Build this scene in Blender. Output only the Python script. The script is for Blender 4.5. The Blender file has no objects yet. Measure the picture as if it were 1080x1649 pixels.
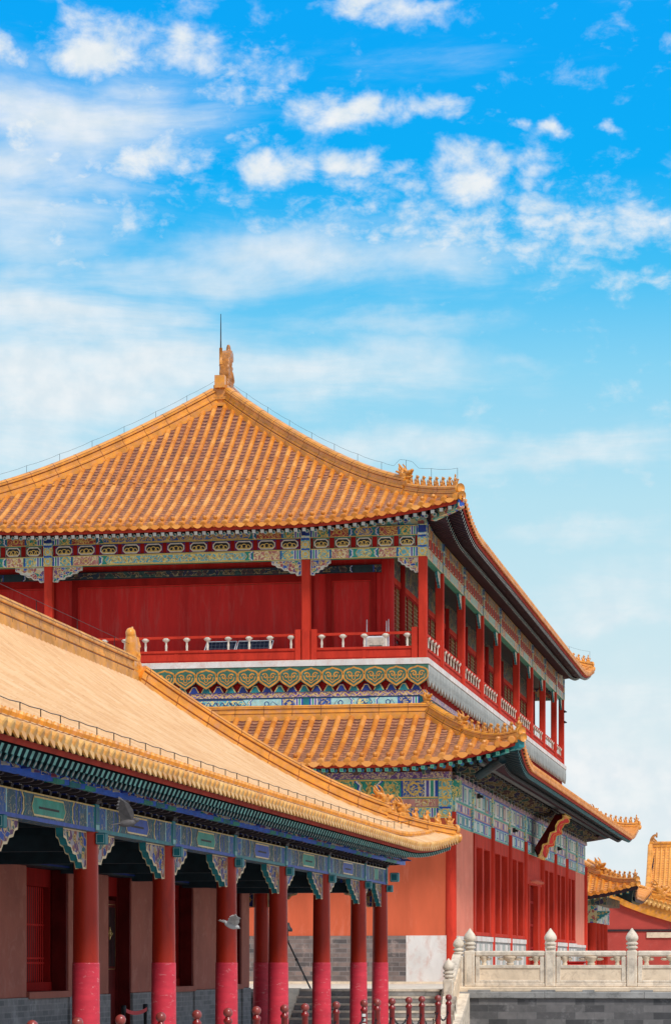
import bpy, bmesh, math, random
from mathutils import Vector, Matrix
random.seed(7)
sc = bpy.context.scene
COL = sc.collection
R = math.radians

# ------------------------------------------------------------------ camera
F, VX, HY = 4200.0, 1310.0, 1550.0           # photo pixels: focal length, vanishing x of the long facades, horizon y
A = math.atan((VX - 540) / F)
SA, CA = math.sin(A), math.cos(A)
cam = bpy.data.cameras.new("camera")
cam.sensor_fit = 'HORIZONTAL'; cam.sensor_width = 36; cam.lens = 36 * F / 1080
cam.shift_y = (HY - 824.5) / 1080
cam.clip_start = 0.5; cam.clip_end = 5000
co = bpy.data.objects.new("camera", cam); COL.objects.link(co)
co.location = (0, 0, 0); co.rotation_euler = (R(90), 0, A)
sc.camera = co

# ------------------------------------------------------------------ sky and sun
SUN_AZ, SUN_EL = R(137), R(50)               # direction to the sun, clockwise from +Y
w = bpy.data.worlds.new("World"); sc.world = w; w.use_nodes = True
def world_nodes():
    nt = w.node_tree; N = nt.nodes; L = nt.links
    for n in list(N): N.remove(n)
    out = N.new('ShaderNodeOutputWorld'); bg = N.new('ShaderNodeBackground'); L.new(bg.outputs[0], out.inputs[0])
    def val(x, inp):
        if hasattr(x, 'is_output') or isinstance(x, bpy.types.NodeSocket): L.new(x, inp)
        else: inp.default_value = x
    def ma(op, a, b=0.0, c=None, clamp=False):
        n = N.new('ShaderNodeMath'); n.operation = op; n.use_clamp = clamp
        val(a, n.inputs[0]); val(b, n.inputs[1])
        if c is not None: val(c, n.inputs[2])
        return n.outputs[0]
    def vm(op, a, b):
        n = N.new('ShaderNodeVectorMath'); n.operation = op
        val(a, n.inputs[0]); val(b, n.inputs[1])
        return n.outputs['Value'] if op in ('DOT_PRODUCT', 'LENGTH') else n.outputs[0]
    def mapr(x, a, b, c=0.0, d=1.0, smooth=True):
        n = N.new('ShaderNodeMapRange'); n.clamp = True
        if smooth: n.interpolation_type = 'SMOOTHSTEP'
        val(x, n.inputs['Value']); n.inputs['From Min'].default_value = a; n.inputs['From Max'].default_value = b
        n.inputs['To Min'].default_value = c; n.inputs['To Max'].default_value = d
        return n.outputs['Result']
    def noise(v, scale, detail=6, rough=0.55, dist=0.0):
        n = N.new('ShaderNodeTexNoise'); val(v, n.inputs['Vector']); n.inputs['Scale'].default_value = scale
        n.inputs['Detail'].default_value = detail; n.inputs['Roughness'].default_value = rough
        n.inputs['Distortion'].default_value = dist
        return n
    def mix(f, a, b):
        n = N.new('ShaderNodeMix'); n.data_type = 'RGBA'
        val(f, n.inputs[0])
        val(a, n.inputs[6]) if not isinstance(a, tuple) else setattr(n.inputs[6], 'default_value', a)
        val(b, n.inputs[7]) if not isinstance(b, tuple) else setattr(n.inputs[7], 'default_value', b)
        return n.outputs[2]
    tc = N.new('ShaderNodeTexCoord'); d = tc.outputs['Generated']
    sep = N.new('ShaderNodeSeparateXYZ'); L.new(d, sep.inputs[0])
    az = ma('ARCTAN2', vm('DOT_PRODUCT', d, (CA, SA, 0)), vm('DOT_PRODUCT', d, (-SA, CA, 0)))
    el = ma('ARCSINE', sep.outputs[2])
    # sky chart in milli-degrees style units: u to the right of the camera heading, v up
    u = ma('MULTIPLY', az, 4.2); v = ma('MULTIPLY', el, 4.2)      # 1 unit = 1000 photo pixels near the horizon
    cmb = N.new('ShaderNodeCombineXYZ'); L.new(u, cmb.inputs[0]); L.new(v, cmb.inputs[1])
    p = cmb.outputs[0]
    wv = noise(p, 7.0, 5, 0.6)
    warp = vm('MULTIPLY', vm('SUBTRACT', wv.outputs['Color'], (0.5, 0.5, 0.5)), (0.15, 0.10, 0.0))
    pw = vm('ADD', p, warp)
    # clear sky
    ramp = N.new('ShaderNodeValToRGB'); L.new(ma('DIVIDE', el, R(40)), ramp.inputs[0])
    cr = ramp.color_ramp
    stops = [(0.0, (.82, .89, .92)), (0.09, (.76, .89, .93)), (0.17, (.66, .86, .93)), (0.25, (.50, .81, .94)), (0.32, (.26, .70, .96)), (0.37, (.06, .56, .98)),
             (0.42, (.0, .46, 1.0)), (0.48, (.0, .42, 1.0)), (0.56, (.0, .39, 1.0)), (0.75, (.06, .33, .80)), (1.0, (.12, .33, .70))]
    while len(cr.elements) < len(stops): cr.elements.new(0.5)
    for e, (t, c) in zip(cr.elements, stops): e.position = t; e.color = c + (1,)
    sky = N.new('ShaderNodeTexSky'); sky.sky_type = 'NISHITA'; sky.sun_disc = False
    sky.sun_elevation = SUN_EL; sky.sun_rotation = SUN_AZ
    sk = vm('SCALE', sky.outputs[0], (0, 0, 0)); sk.node.inputs['Scale'].default_value = 0.09
    base = mix(0.97, sk, ramp.outputs[0])
    # cloud fields
    def blob(px, py, rx, ry, amp):
        a = vm('SUBTRACT', pw, ((px - 540) / 1000, (1550 - py) / 1000, 0))
        a = vm('MULTIPLY', a, (1000 / rx, 1000 / ry, 0))
        l = vm('LENGTH', a, (0, 0, 0))
        return ma('MULTIPLY', mapr(l, 0.0, 1.0, 1.0, 0.0), amp)
    puffs = [(165, 130, 150, 80, 1.), (310, 130, 75, 55, .75), (600, 75, 150, 55, .85), (690, 88, 110, 26, .6), (655, 25, 70, 35, .7), (560, 222, 130, 48, .9),
             (690, 220, 90, 45, .85), (440, 310, 100, 55, .85), (545, 305, 95, 50, .85), (760, 315, 120, 65, .95), (860, 320, 60, 50, .7), (870, 360, 80, 50, .7),
             (60, 270, 160, 110, .8), (250, 300, 140, 75, .75), (975, 25, 55, 55, .7), (895, 260, 36, 22, .75), (983, 253, 32, 22, .7),
             (1010, 390, 130, 60, .72), (700, 395, 190, 60, .62), (345, 45, 75, 30, .6), (10, 150, 55, 40, .8), (385, 200, 45, 45, .5),
             (1070, 130, 40, 36, .6), (60, 20, 190, 60, .7), (830, 250, 30, 14, .5), (520, 390, 180, 60, .5), (830, 440, 260, 60, .5), (250, 210, 180, 60, .5),
             (90, 400, 240, 80, .6), (640, 90, 190, 40, .5), (330, 150, 200, 130, .52)]
    tot = None
    for b in puffs:
        x = blob(*b); tot = x if tot is None else ma('MAXIMUM', tot, x)
    n1 = noise(vm('MULTIPLY', p, (.85, 1.3, 1)), 12.5, 11, 0.61, 0.2).outputs['Fac']
    dens = ma('ADD', tot, ma('MULTIPLY', ma('SUBTRACT', n1, 0.5), 2.5))
    n4 = noise(vm('MULTIPLY', p, (.9, 1.5, 1)), 21.0, 9, 0.60, 0.15).outputs['Fac']
    field = None
    for b in [(700, 400, 520, 110, .75), (930, 400, 330, 120, .85), (230, 300, 420, 150, .62), (400, 190, 150, 130, .6), (1040, 470, 160, 60, .6), (620, 330, 240, 60, .7)]:
        x = blob(*b); field = x if field is None else ma('MAXIMUM', field, x)
    cells = mapr(ma('ADD', field, ma('MULTIPLY', ma('SUBTRACT', n4, 0.5), 2.6)), .25, 1.35, 0.0, .85)
    puff = ma('MAXIMUM', mapr(dens, 0.12, 1.1, 0.0, .97), cells)
    # thin veil: streaks, stronger to the left and in a band above the roofs
    st = N.new('ShaderNodeMapping'); L.new(p, st.inputs[0]); st.inputs['Scale'].default_value = (1.3, 5.5, 1); st.inputs['Rotation'].default_value = (0, 0, R(8))
    n2 = noise(st.outputs[0], 1.6, 7, 0.6, 0.4).outputs['Fac']
    veils = [(60, 40, 300, 90, .5), (110, 260, 430, 190, .8), (500, 440, 760, 80, .6), (250, 480, 500, 110, .7), (960, 1290, 520, 300, .95), (930, 870, 320, 50, .7), (560, 620, 600, 120, .75), (60, 620, 620, 330, 1.), (40, 330, 380, 330, .8), (560, 735, 420, 70, .85), (950, 735, 330, 50, .6), (640, 545, 420, 45, .55), (980, 950, 320, 120, .75), (1000, 1130, 400, 120, .7), (300, 470, 620, 130, .55),
             (840, 600, 330, 40, .5), (1000, 1000, 300, 40, .6)]
    vt = None
    for b in veils:
        x = blob(*b); vt = x if vt is None else ma('MAXIMUM', vt, x)
    veil = ma('MULTIPLY', mapr(ma('ADD', vt, ma('MULTIPLY', ma('SUBTRACT', n2, 0.5), 1.9)), 0.1, 1.15), 0.9)
    # unseen broken cloud added outside the view to whiten the blue skylight
    n3 = noise(d, 3.2, 7, 0.6, 0.2).outputs['Fac']
    away = ma('MAXIMUM', mapr(el, R(22), R(34)), mapr(ma('ABSOLUTE', az), R(10), R(24)))
    over = ma('MULTIPLY', mapr(n3, 0.36, 0.58), away)
    cl = ma('MAXIMUM', puff, ma('MAXIMUM', veil, ma('MULTIPLY', over, .9)))
    shade = mapr(noise(p, 24.0, 5, 0.5).outputs['Fac'], .3, .7, 0.0, 1.0)
    ccol = mix(shade, (.80, .88, .93, 1), (.95, .97, .98, 1))
    col = mix(cl, base, ccol)
    L.new(col, bg.inputs[0]); bg.inputs[1].default_value = 0.95
world_nodes()
sun = bpy.data.lights.new("sun", 'SUN'); sun.energy = 2.9; sun.angle = R(9); sun.color = (1, .95, .87)
so = bpy.data.objects.new("sun", sun); COL.objects.link(so)
sdir = Vector((math.sin(SUN_AZ) * math.cos(SUN_EL), math.cos(SUN_AZ) * math.cos(SUN_EL), math.sin(SUN_EL)))
so.rotation_euler = sdir.to_track_quat('Z', 'Y').to_euler(); so.location = (60, -60, 90)
sc.view_settings.view_transform = 'Standard'; sc.view_settings.look = 'None'
sc.view_settings.exposure = 0.0; sc.view_settings.gamma = 1.0

# ------------------------------------------------------------------ materials
M = {}
def hexlin(h):
    c = [int(h[i:i + 2], 16) / 255 for i in (0, 2, 4)]
    return tuple(x / 12.92 if x <= .04045 else ((x + .055) / 1.055) ** 2.4 for x in c)
class NT:
    def __init__(s, name):
        m = bpy.data.materials.new(name); m.use_nodes = True; s.m = m; s.N = m.node_tree.nodes; s.L = m.node_tree.links
        s.p = s.N['Principled BSDF']
    def link(s, x, inp):
        if isinstance(x, bpy.types.NodeSocket): s.L.new(x, inp)
        else: inp.default_value = x
    def noise(s, vec, scale, det=5, rough=.55, dist=0):
        n = s.N.new('ShaderNodeTexNoise'); s.L.new(vec, n.inputs['Vector']); n.inputs['Scale'].default_value = scale
        n.inputs['Detail'].default_value = det; n.inputs['Roughness'].default_value = rough; n.inputs['Distortion'].default_value = dist
        return n.outputs['Fac']
    def obj(s, scale=(1, 1, 1)):
        g = s.N.new('ShaderNodeNewGeometry'); mp = s.N.new('ShaderNodeMapping'); s.L.new(g.outputs['Position'], mp.inputs[0])
        mp.inputs['Scale'].default_value = scale
        return mp.outputs[0]
    def ma(s, op, a, b=0., clamp=False):
        n = s.N.new('ShaderNodeMath'); n.operation = op; n.use_clamp = clamp; s.link(a, n.inputs[0]); s.link(b, n.inputs[1]); return n.outputs[0]
    def mr(s, x, a, b, c=0., d=1.):
        n = s.N.new('ShaderNodeMapRange'); s.link(x, n.inputs[0])
        for i, q in enumerate((a, b, c, d)): n.inputs[i + 1].default_value = q
        return n.outputs[0]
    def mix(s, f, a, b, mode='MIX'):
        n = s.N.new('ShaderNodeMix'); n.data_type = 'RGBA'; n.blend_type = mode; s.link(f, n.inputs[0])
        for x, i in ((a, 6), (b, 7)):
            if isinstance(x, tuple): n.inputs[i].default_value = x if len(x) == 4 else x + (1,)
            else: s.L.new(x, n.inputs[i])
        return n.outputs[2]
    def ramp(s, x, stops, const=False):
        n = s.N.new('ShaderNodeValToRGB'); s.L.new(x, n.inputs[0]); cr = n.color_ramp
        if const: cr.interpolation = 'CONSTANT'
        while len(cr.elements) < len(stops): cr.elements.new(.5)
        for e, (t, c) in zip(cr.elements, stops): e.position = t; e.color = tuple(c) + (1,)
        return n.outputs[0]
    def bump(s, h, strength=.3, dist=.02):
        b = s.N.new('ShaderNodeBump'); b.inputs['Strength'].default_value = strength; b.inputs['Distance'].default_value = dist
        s.L.new(h, b.inputs['Height']); s.L.new(b.outputs[0], s.p.inputs['Normal'])
    def fin(s, col, rough=.6, spec=.4, coat=0., metal=0.):
        s.link(col if not isinstance(col, tuple) else (col + (1,))[:4], s.p.inputs['Base Color'])
        s.link(rough, s.p.inputs['Roughness']); s.p.inputs['Specular IOR Level'].default_value = spec
        s.p.inputs['Coat Weight'].default_value = coat; s.p.inputs['Coat Roughness'].default_value = .25; s.p.inputs['Metallic'].default_value = metal
        M[s.m.name] = s.m; return s.m

def mat(name, c, var=.25, scale=3., rough=.6, stain=None, stain_amt=0., stretch=(1, 1, 1), bump=.1, spec=.4, coat=0., metal=0., fine=40.):
    t = NT(name); o = t.obj(stretch)
    n = t.noise(o, scale, 6, .6)
    lo = tuple(x * (1 - var) for x in c); hi = tuple(min(1, x * (1 + var)) for x in c)
    col = t.ramp(n, [(.3, lo), (.7, hi)])
    if stain:
        n2 = t.noise(o, scale * 2.3, 8, .7, .5)
        col = t.mix(t.mr(n2, .60 - stain_amt * .2, .72), col, tuple(stain))
    n3 = t.noise(t.obj(), fine, 3)
    t.bump(n3, bump, .01)
    return t.fin(col, rough, spec, coat, metal)

def scroll(name, base, line, scale=6., width=.05, rough=.55, base2=None):
    """painted ground with curling gilded lines"""
    t = NT(name); o = t.obj()
    n = t.noise(o, scale, 2, .45, 1.2)
    f = t.ma('ABSOLUTE', t.ma('SUBTRACT', n, .5))
    lines = t.mr(f, width * .6, width, 1., 0.)
    g = t.noise(o, scale * .6, 3)
    col = t.ramp(g, [(.35, tuple(x * .75 for x in base)), (.6, base), (.68, base2 or base)])
    col = t.mix(lines, col, line)
    t.bump(lines, .25, .01)
    return t.fin(col, rough, .4)

def mural(name, cols, scale=8., edge=(.75, .62, .30), ew=.06, rough=.55):
    """carved and painted work: many small cells in a few colours with gilded outlines"""
    t = NT(name); o = t.obj()
    wv = t.N.new('ShaderNodeTexNoise'); t.L.new(o, wv.inputs['Vector']); wv.inputs['Scale'].default_value = scale * .8
    ad = t.N.new('ShaderNodeVectorMath'); ad.operation = 'MULTIPLY_ADD'; t.L.new(wv.outputs['Color'], ad.inputs[0]); ad.inputs[1].default_value = (1.5 / scale,) * 3; t.L.new(o, ad.inputs[2])
    v = t.N.new('ShaderNodeTexVoronoi'); t.L.new(ad.outputs[0], v.inputs['Vector']); v.inputs['Scale'].default_value = scale
    e = t.N.new('ShaderNodeTexVoronoi'); e.feature = 'DISTANCE_TO_EDGE'; t.L.new(ad.outputs[0], e.inputs['Vector']); e.inputs['Scale'].default_value = scale
    sp = t.N.new('ShaderNodeSeparateColor'); t.L.new(v.outputs['Color'], sp.inputs[0])
    k = len(cols)
    col = t.ramp(sp.outputs[0], [(i / k, c) for i, c in enumerate(cols)], True)
    lines = t.mr(e.outputs['Distance'], ew * .6, ew, 1., 0.)
    col = t.mix(lines, col, edge)
    t.bump(lines, .4, .02)
    return t.fin(col, rough, .12)

def tile_mat(name, c0, c1, c2, rough=.33, coat=.25, dark=.5, wv=.32):
    """glazed tile: every tile of a row takes its own tint (UV: row, course)"""
    t = NT(name)
    uv = t.N.new('ShaderNodeUVMap'); uv.uv_map = 'UVMap'
    fl = t.N.new('ShaderNodeVectorMath'); fl.operation = 'FLOOR'; t.L.new(uv.outputs[0], fl.inputs[0])
    wn = t.N.new('ShaderNodeTexWhiteNoise'); wn.noise_dimensions = '2D'; t.L.new(fl.outputs[0], wn.inputs['Vector'])
    o = t.obj()
    n = t.noise(o, 1.3, 5, .6)
    a = t.ma('ADD', t.ma('MULTIPLY', wn.outputs['Value'], wv), t.ma('MULTIPLY', n, 1 - wv))
    col = t.ramp(a, [(.2, c0), (.5, c1), (.8, c2)])
    n2 = t.noise(o, 9., 6, .7, .4)
    col = t.mix(t.mr(n2, .58, .75, 0., dark), col, (.12, .055, .03))
    n3 = t.noise(o, 60., 3)
    t.bump(n3, .12, .01)
    return t.fin(col, t.mr(n2, .3, .7, rough - .08, rough + .22), .5, coat)

def brick(name, c1, c2, mortar, sw=.42, sh=.13, vert='XZ', ms=.012, rough=.8):
    t = NT(name); g = t.N.new('ShaderNodeNewGeometry'); sp = t.N.new('ShaderNodeSeparateXYZ'); t.L.new(g.outputs['Position'], sp.inputs[0])
    cb = t.N.new('ShaderNodeCombineXYZ')
    if vert == 'XZ': t.L.new(t.ma('ADD', sp.outputs[0], sp.outputs[1]), cb.inputs[0])
    t.L.new(sp.outputs[2], cb.inputs[1])
    b = t.N.new('ShaderNodeTexBrick'); t.L.new(cb.outputs[0], b.inputs['Vector']); b.inputs['Scale'].default_value = 1
    b.inputs['Brick Width'].default_value = sw; b.inputs['Row Height'].default_value = sh; b.inputs['Mortar Size'].default_value = ms
    b.inputs['Color1'].default_value = c1 + (1,); b.inputs['Color2'].default_value = c2 + (1,); b.inputs['Mortar'].default_value = mortar + (1,)
    n = t.noise(g.outputs['Position'], 5, 7, .65)
    col = t.mix(.55, b.outputs['Color'], t.ramp(n, [(.3, (.35, .35, .35)), (.7, (.85, .8, .8))]), 'MULTIPLY')
    n2 = t.noise(g.outputs['Position'], 2.2, 6, .7)
    col = t.mix(t.mr(n2, .55, .75, 0., .45), col, tuple(min(1, x * 1.9) for x in c2))
    t.bump(b.outputs['Fac'], -.4, .01)
    return t.fin(col, rough, .25)

tile_mat('pavilion_tile', (.46, .12, .009), (.67, .225, .017), (.83, .385, .085), .38, .16, .45, .2)
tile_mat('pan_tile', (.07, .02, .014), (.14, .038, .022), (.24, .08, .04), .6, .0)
tile_mat('old_tile', (.46, .12, .012), (.68, .235, .026), (.76, .34, .10), .5, .06)
tile_mat('hall_tile', (.60, .30, .11), (.72, .41, .18), (.80, .51, .27), .45, .15, .16, .26)
tile_mat('hall_cap', (.54, .20, .025), (.70, .33, .06), (.80, .46, .15), .4, .15, .35)
tile_mat('far_tile', (.60, .22, .03), (.72, .30, .05), (.80, .40, .10), .45, .1, .05, .2)
mat('dragon_glaze', (.46, .17, .028), .4, 8, .35, (.16, .06, .03), .6, coat=.2, bump=.4, fine=25)
mat('ochre_line', (.58, .24, .03), .35, 8, .5, (.40, .22, .10), .5)
mat('board_green', (.035, .125, .085), .35, 4, .5, (.08, .16, .13), .5)
mat('ridge_glaze', (.74, .29, .03), .3, 2.5, .35, (.62, .27, .12), .6, coat=.25, bump=.2, fine=14)
mat('hall_ridge_glaze', (.68, .30, .06), .3, 2.5, .55, (.58, .30, .17), .5, spec=.2, bump=.2, fine=14)
mat('beast_glaze', (.68, .26, .03), .35, 9, .35, (.30, .11, .03), .5, coat=.25, bump=.35, fine=30)
mat('red_paint', (.52, .040, .022), .22, 2.5, .7, (.38, .03, .02), .5, (1, 1, .25), spec=.05)
mat('hall_red', (.44, .026, .010), .2, 2., .42, (.30, .018, .01), .4, (1, 1, .25), spec=.25)
mat('pink_wrap', (.68, .042, .07), .14, 3., .45, (.80, .35, .35), .08, (1, 1, 3), spec=.25)
mat('crimson_wall', (.56, .022, .018), .2, 1.2, .6, (.52, .06, .05), .45, (2.5, 2.5, .3), spec=.12)
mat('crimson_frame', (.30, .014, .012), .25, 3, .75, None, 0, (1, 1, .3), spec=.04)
mat('ochre_plaster', (.64, .125, .055), .16, .7, .8, (.70, .19, .11), .25, (1.6, 1.6, .35), bump=.08, spec=.2)
mat('hall_plaster', (.42, .125, .085), .16, 1.2, .8, (.50, .19, .14), .4, bump=.1)
mat('skylit_pink_plaster', (.74, .23, .16), .10, 1., .8, (.78, .30, .22), .3, bump=.08, spec=.03)  # ochre wall plaster with pinker skylight put into its colour; door clasps reuse it
mat('crimson_plaster', (.46, .06, .045), .14, .8, .8, (.5, .1, .08), .2)
mat('white_plaster', (.70, .66, .63), .16, 1.2, .8, (.60, .38, .32), .6, (1, 1, .6), bump=.25, fine=12)
mat('stone', (.76, .65, .52), .18, 2.2, .75, (.38, .32, .26), .75, bump=.3, fine=25)
mat('stone_warm', (.78, .62, .45), .16, 2.5, .75, (.52, .40, .29), .5, bump=.35, fine=22)
mat('grey_stone', (.30, .29, .28), .3, 1.6, .8, (.12, .12, .12), .5, bump=.35, fine=20)
mat('cream_paint', (.68, .60, .50), .2, 6, .6, (.40, .33, .28), .5)
mat('grey_board', (.46, .47, .44), .25, 3, .7, (.27, .31, .31), .7, (1, 1, .4))
brick('grey_brick', (.13, .115, .115), (.34, .25, .22), (.28, .25, .24), .46, .14)
brick('hall_dado_brick', (.24, .235, .24), (.36, .34, .34), (.38, .36, .35), .36, .10)
brick('terrace_brick', (.08, .08, .085), (.23, .22, .22), (.17, .17, .17), .46, .17, ms=.006)
mat('paving', (.42, .40, .37), .25, .9, .85, (.18, .18, .18), .4, bump=.3)
mat('gold', (.75, .47, .10), .25, 12, .35, (.45, .25, .06), .4, coat=.2)
mat('lattice_gold', (.34, .17, .05), .4, 10, .5)
mat('bright_blue', (.02, .12, .62), .25, 4, .5)
mat('blue', (.022, .07, .40), .3, 5, .5)
mat('deep_blue', (.012, .035, .22), .3, 5, .5)
mat('rafter_end', (.14, .42, .33), .3, 6, .5)
mat('hall_rafter_end', (.10, .32, .28), .5, 6, .5)
mat('groove', (.24, .075, .02), .4, 5, .5)
mat('hall_groove', (.20, .075, .035), .4, 5, .6)
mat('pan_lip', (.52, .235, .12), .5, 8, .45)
mat('green', (.015, .28, .20), .3, 5, .5, (.10, .30, .28), .4)
mat('teal', (.010, .19, .22), .3, 5, .5)
mat('pale_cyan', (.36, .62, .62), .22, 8, .75, (.55, .52, .36), .5, spec=.08)
mat('purple', (.10, .085, .34), .3, 6, .5)
mat('white_paint', (.74, .74, .70), .15, 8, .55, (.5, .5, .5), .4)
mat('pink_paint', (.62, .25, .22), .2, 5, .55, (.6, .42, .34), .5)
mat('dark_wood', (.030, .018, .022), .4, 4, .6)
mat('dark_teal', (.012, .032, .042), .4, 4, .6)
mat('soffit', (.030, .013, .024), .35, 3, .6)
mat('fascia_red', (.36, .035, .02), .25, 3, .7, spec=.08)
mat('shutter_red', (.20, .016, .013), .25, 2, .9, (.28, .03, .02), .3, (1, 1, .3), spec=0.)
mat('maroon', (.12, .009, .008), .3, 3, .6, spec=.1)
mat('metal_dark', (.03, .03, .035), .3, 8, .4, metal=.6)
mat('cream_gold', (.80, .58, .33), .2, 12, .5)
mat('brass', (.75, .50, .18), .2, 10, .3, metal=.8)
mat('bollard_red', (.26, .016, .014), .2, 5, .3, coat=.4)
mat('bollard_ball', (.30, .05, .04), .2, 5, .3, coat=.4)
mat('red_bright', (.62, .015, .015), .2, 4, .4, coat=.2)
mat('belt_red', (.55, .02, .03), .1, 4, .6)
mat('black', (.012, .012, .014), .2, 6, .5)
mat('box_white', (.72, .76, .80), .08, 4, .4)
mat('bird_grey', (.40, .38, .37), .25, 20, .7)
mat('bird_dark', (.10, .09, .09), .25, 20, .7)
mat('grime', (.05, .05, .055), .3, 8, .7)
GOLD = (.72, .52, .16)
scroll('scroll_green', (.03, .30, .22), GOLD, 7., .06, base2=(.10, .36, .40))
scroll('scroll_blue', (.04, .12, .42), GOLD, 7., .06, base2=(.12, .30, .42))
scroll('scroll_cyan', (.14, .45, .52), (.82, .66, .22), 6., .055, base2=(.38, .60, .60))
scroll('scroll_pink', (.58, .20, .17), (.80, .66, .36), 6., .06, base2=(.48, .42, .34))
scroll('scroll_red', (.40, .05, .05), GOLD, 7., .05, base2=(.34, .06, .10))
scroll('scroll_purple', (.16, .08, .30), (.66, .48, .30), 9., .06, base2=(.24, .06, .10))
scroll('scroll_hall_blue', (.015, .10, .36), (.32, .27, .18), 5., .024, base2=(.05, .16, .22))
scroll('scroll_hall_grey', (.03, .10, .15), (.36, .28, .16), 6., .024, base2=(.02, .12, .30))
mural('mural_bracket', [(.03, .09, .36), (.03, .25, .22), (.40, .10, .12), (.62, .58, .50), (.05, .12, .42), (.20, .10, .22)], 9., (.78, .60, .34), .07)
mural('mural_hall', [(.03, .06, .24), (.05, .14, .16), (.34, .11, .10), (.40, .34, .38), (.04, .10, .40), (.16, .07, .16)], 8., (.60, .42, .26), .06)
mural('mural_facade', [(.50, .62, .62), (.04, .14, .50), (.70, .68, .62), (.06, .36, .30), (.62, .44, .36), (.72, .70, .62), (.10, .30, .55)], 2.2, (.72, .72, .68), .05)
mural('mural_beam', [(.06, .30, .30), (.04, .10, .40), (.55, .50, .30), (.10, .36, .32), (.40, .12, .12), (.30, .50, .50)], 6., (.70, .55, .25), .06)
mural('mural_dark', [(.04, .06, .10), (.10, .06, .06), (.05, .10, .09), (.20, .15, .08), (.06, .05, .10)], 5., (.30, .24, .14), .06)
def panel_mat():
    t = NT('solar_cells'); o = t.obj()
    b = t.N.new('ShaderNodeTexBrick'); g = t.N.new('ShaderNodeSeparateXYZ'); t.L.new(o, g.inputs[0]); cb = t.N.new('ShaderNodeCombineXYZ')
    t.L.new(g.outputs[0], cb.inputs[0]); t.L.new(g.outputs[2], cb.inputs[1]); t.L.new(cb.outputs[0], b.inputs['Vector'])
    b.offset = 0; b.inputs['Scale'].default_value = 1; b.inputs['Brick Width'].default_value = .13; b.inputs['Row Height'].default_value = .12; b.inputs['Mortar Size'].default_value = .005
    b.inputs['Color1'].default_value = (.012, .016, .035, 1); b.inputs['Color2'].default_value = (.016, .022, .045, 1); b.inputs['Mortar'].default_value = (.11, .13, .16, 1)
    t.fin(b.outputs['Color'], .2, .5, .3)
panel_mat()

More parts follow.
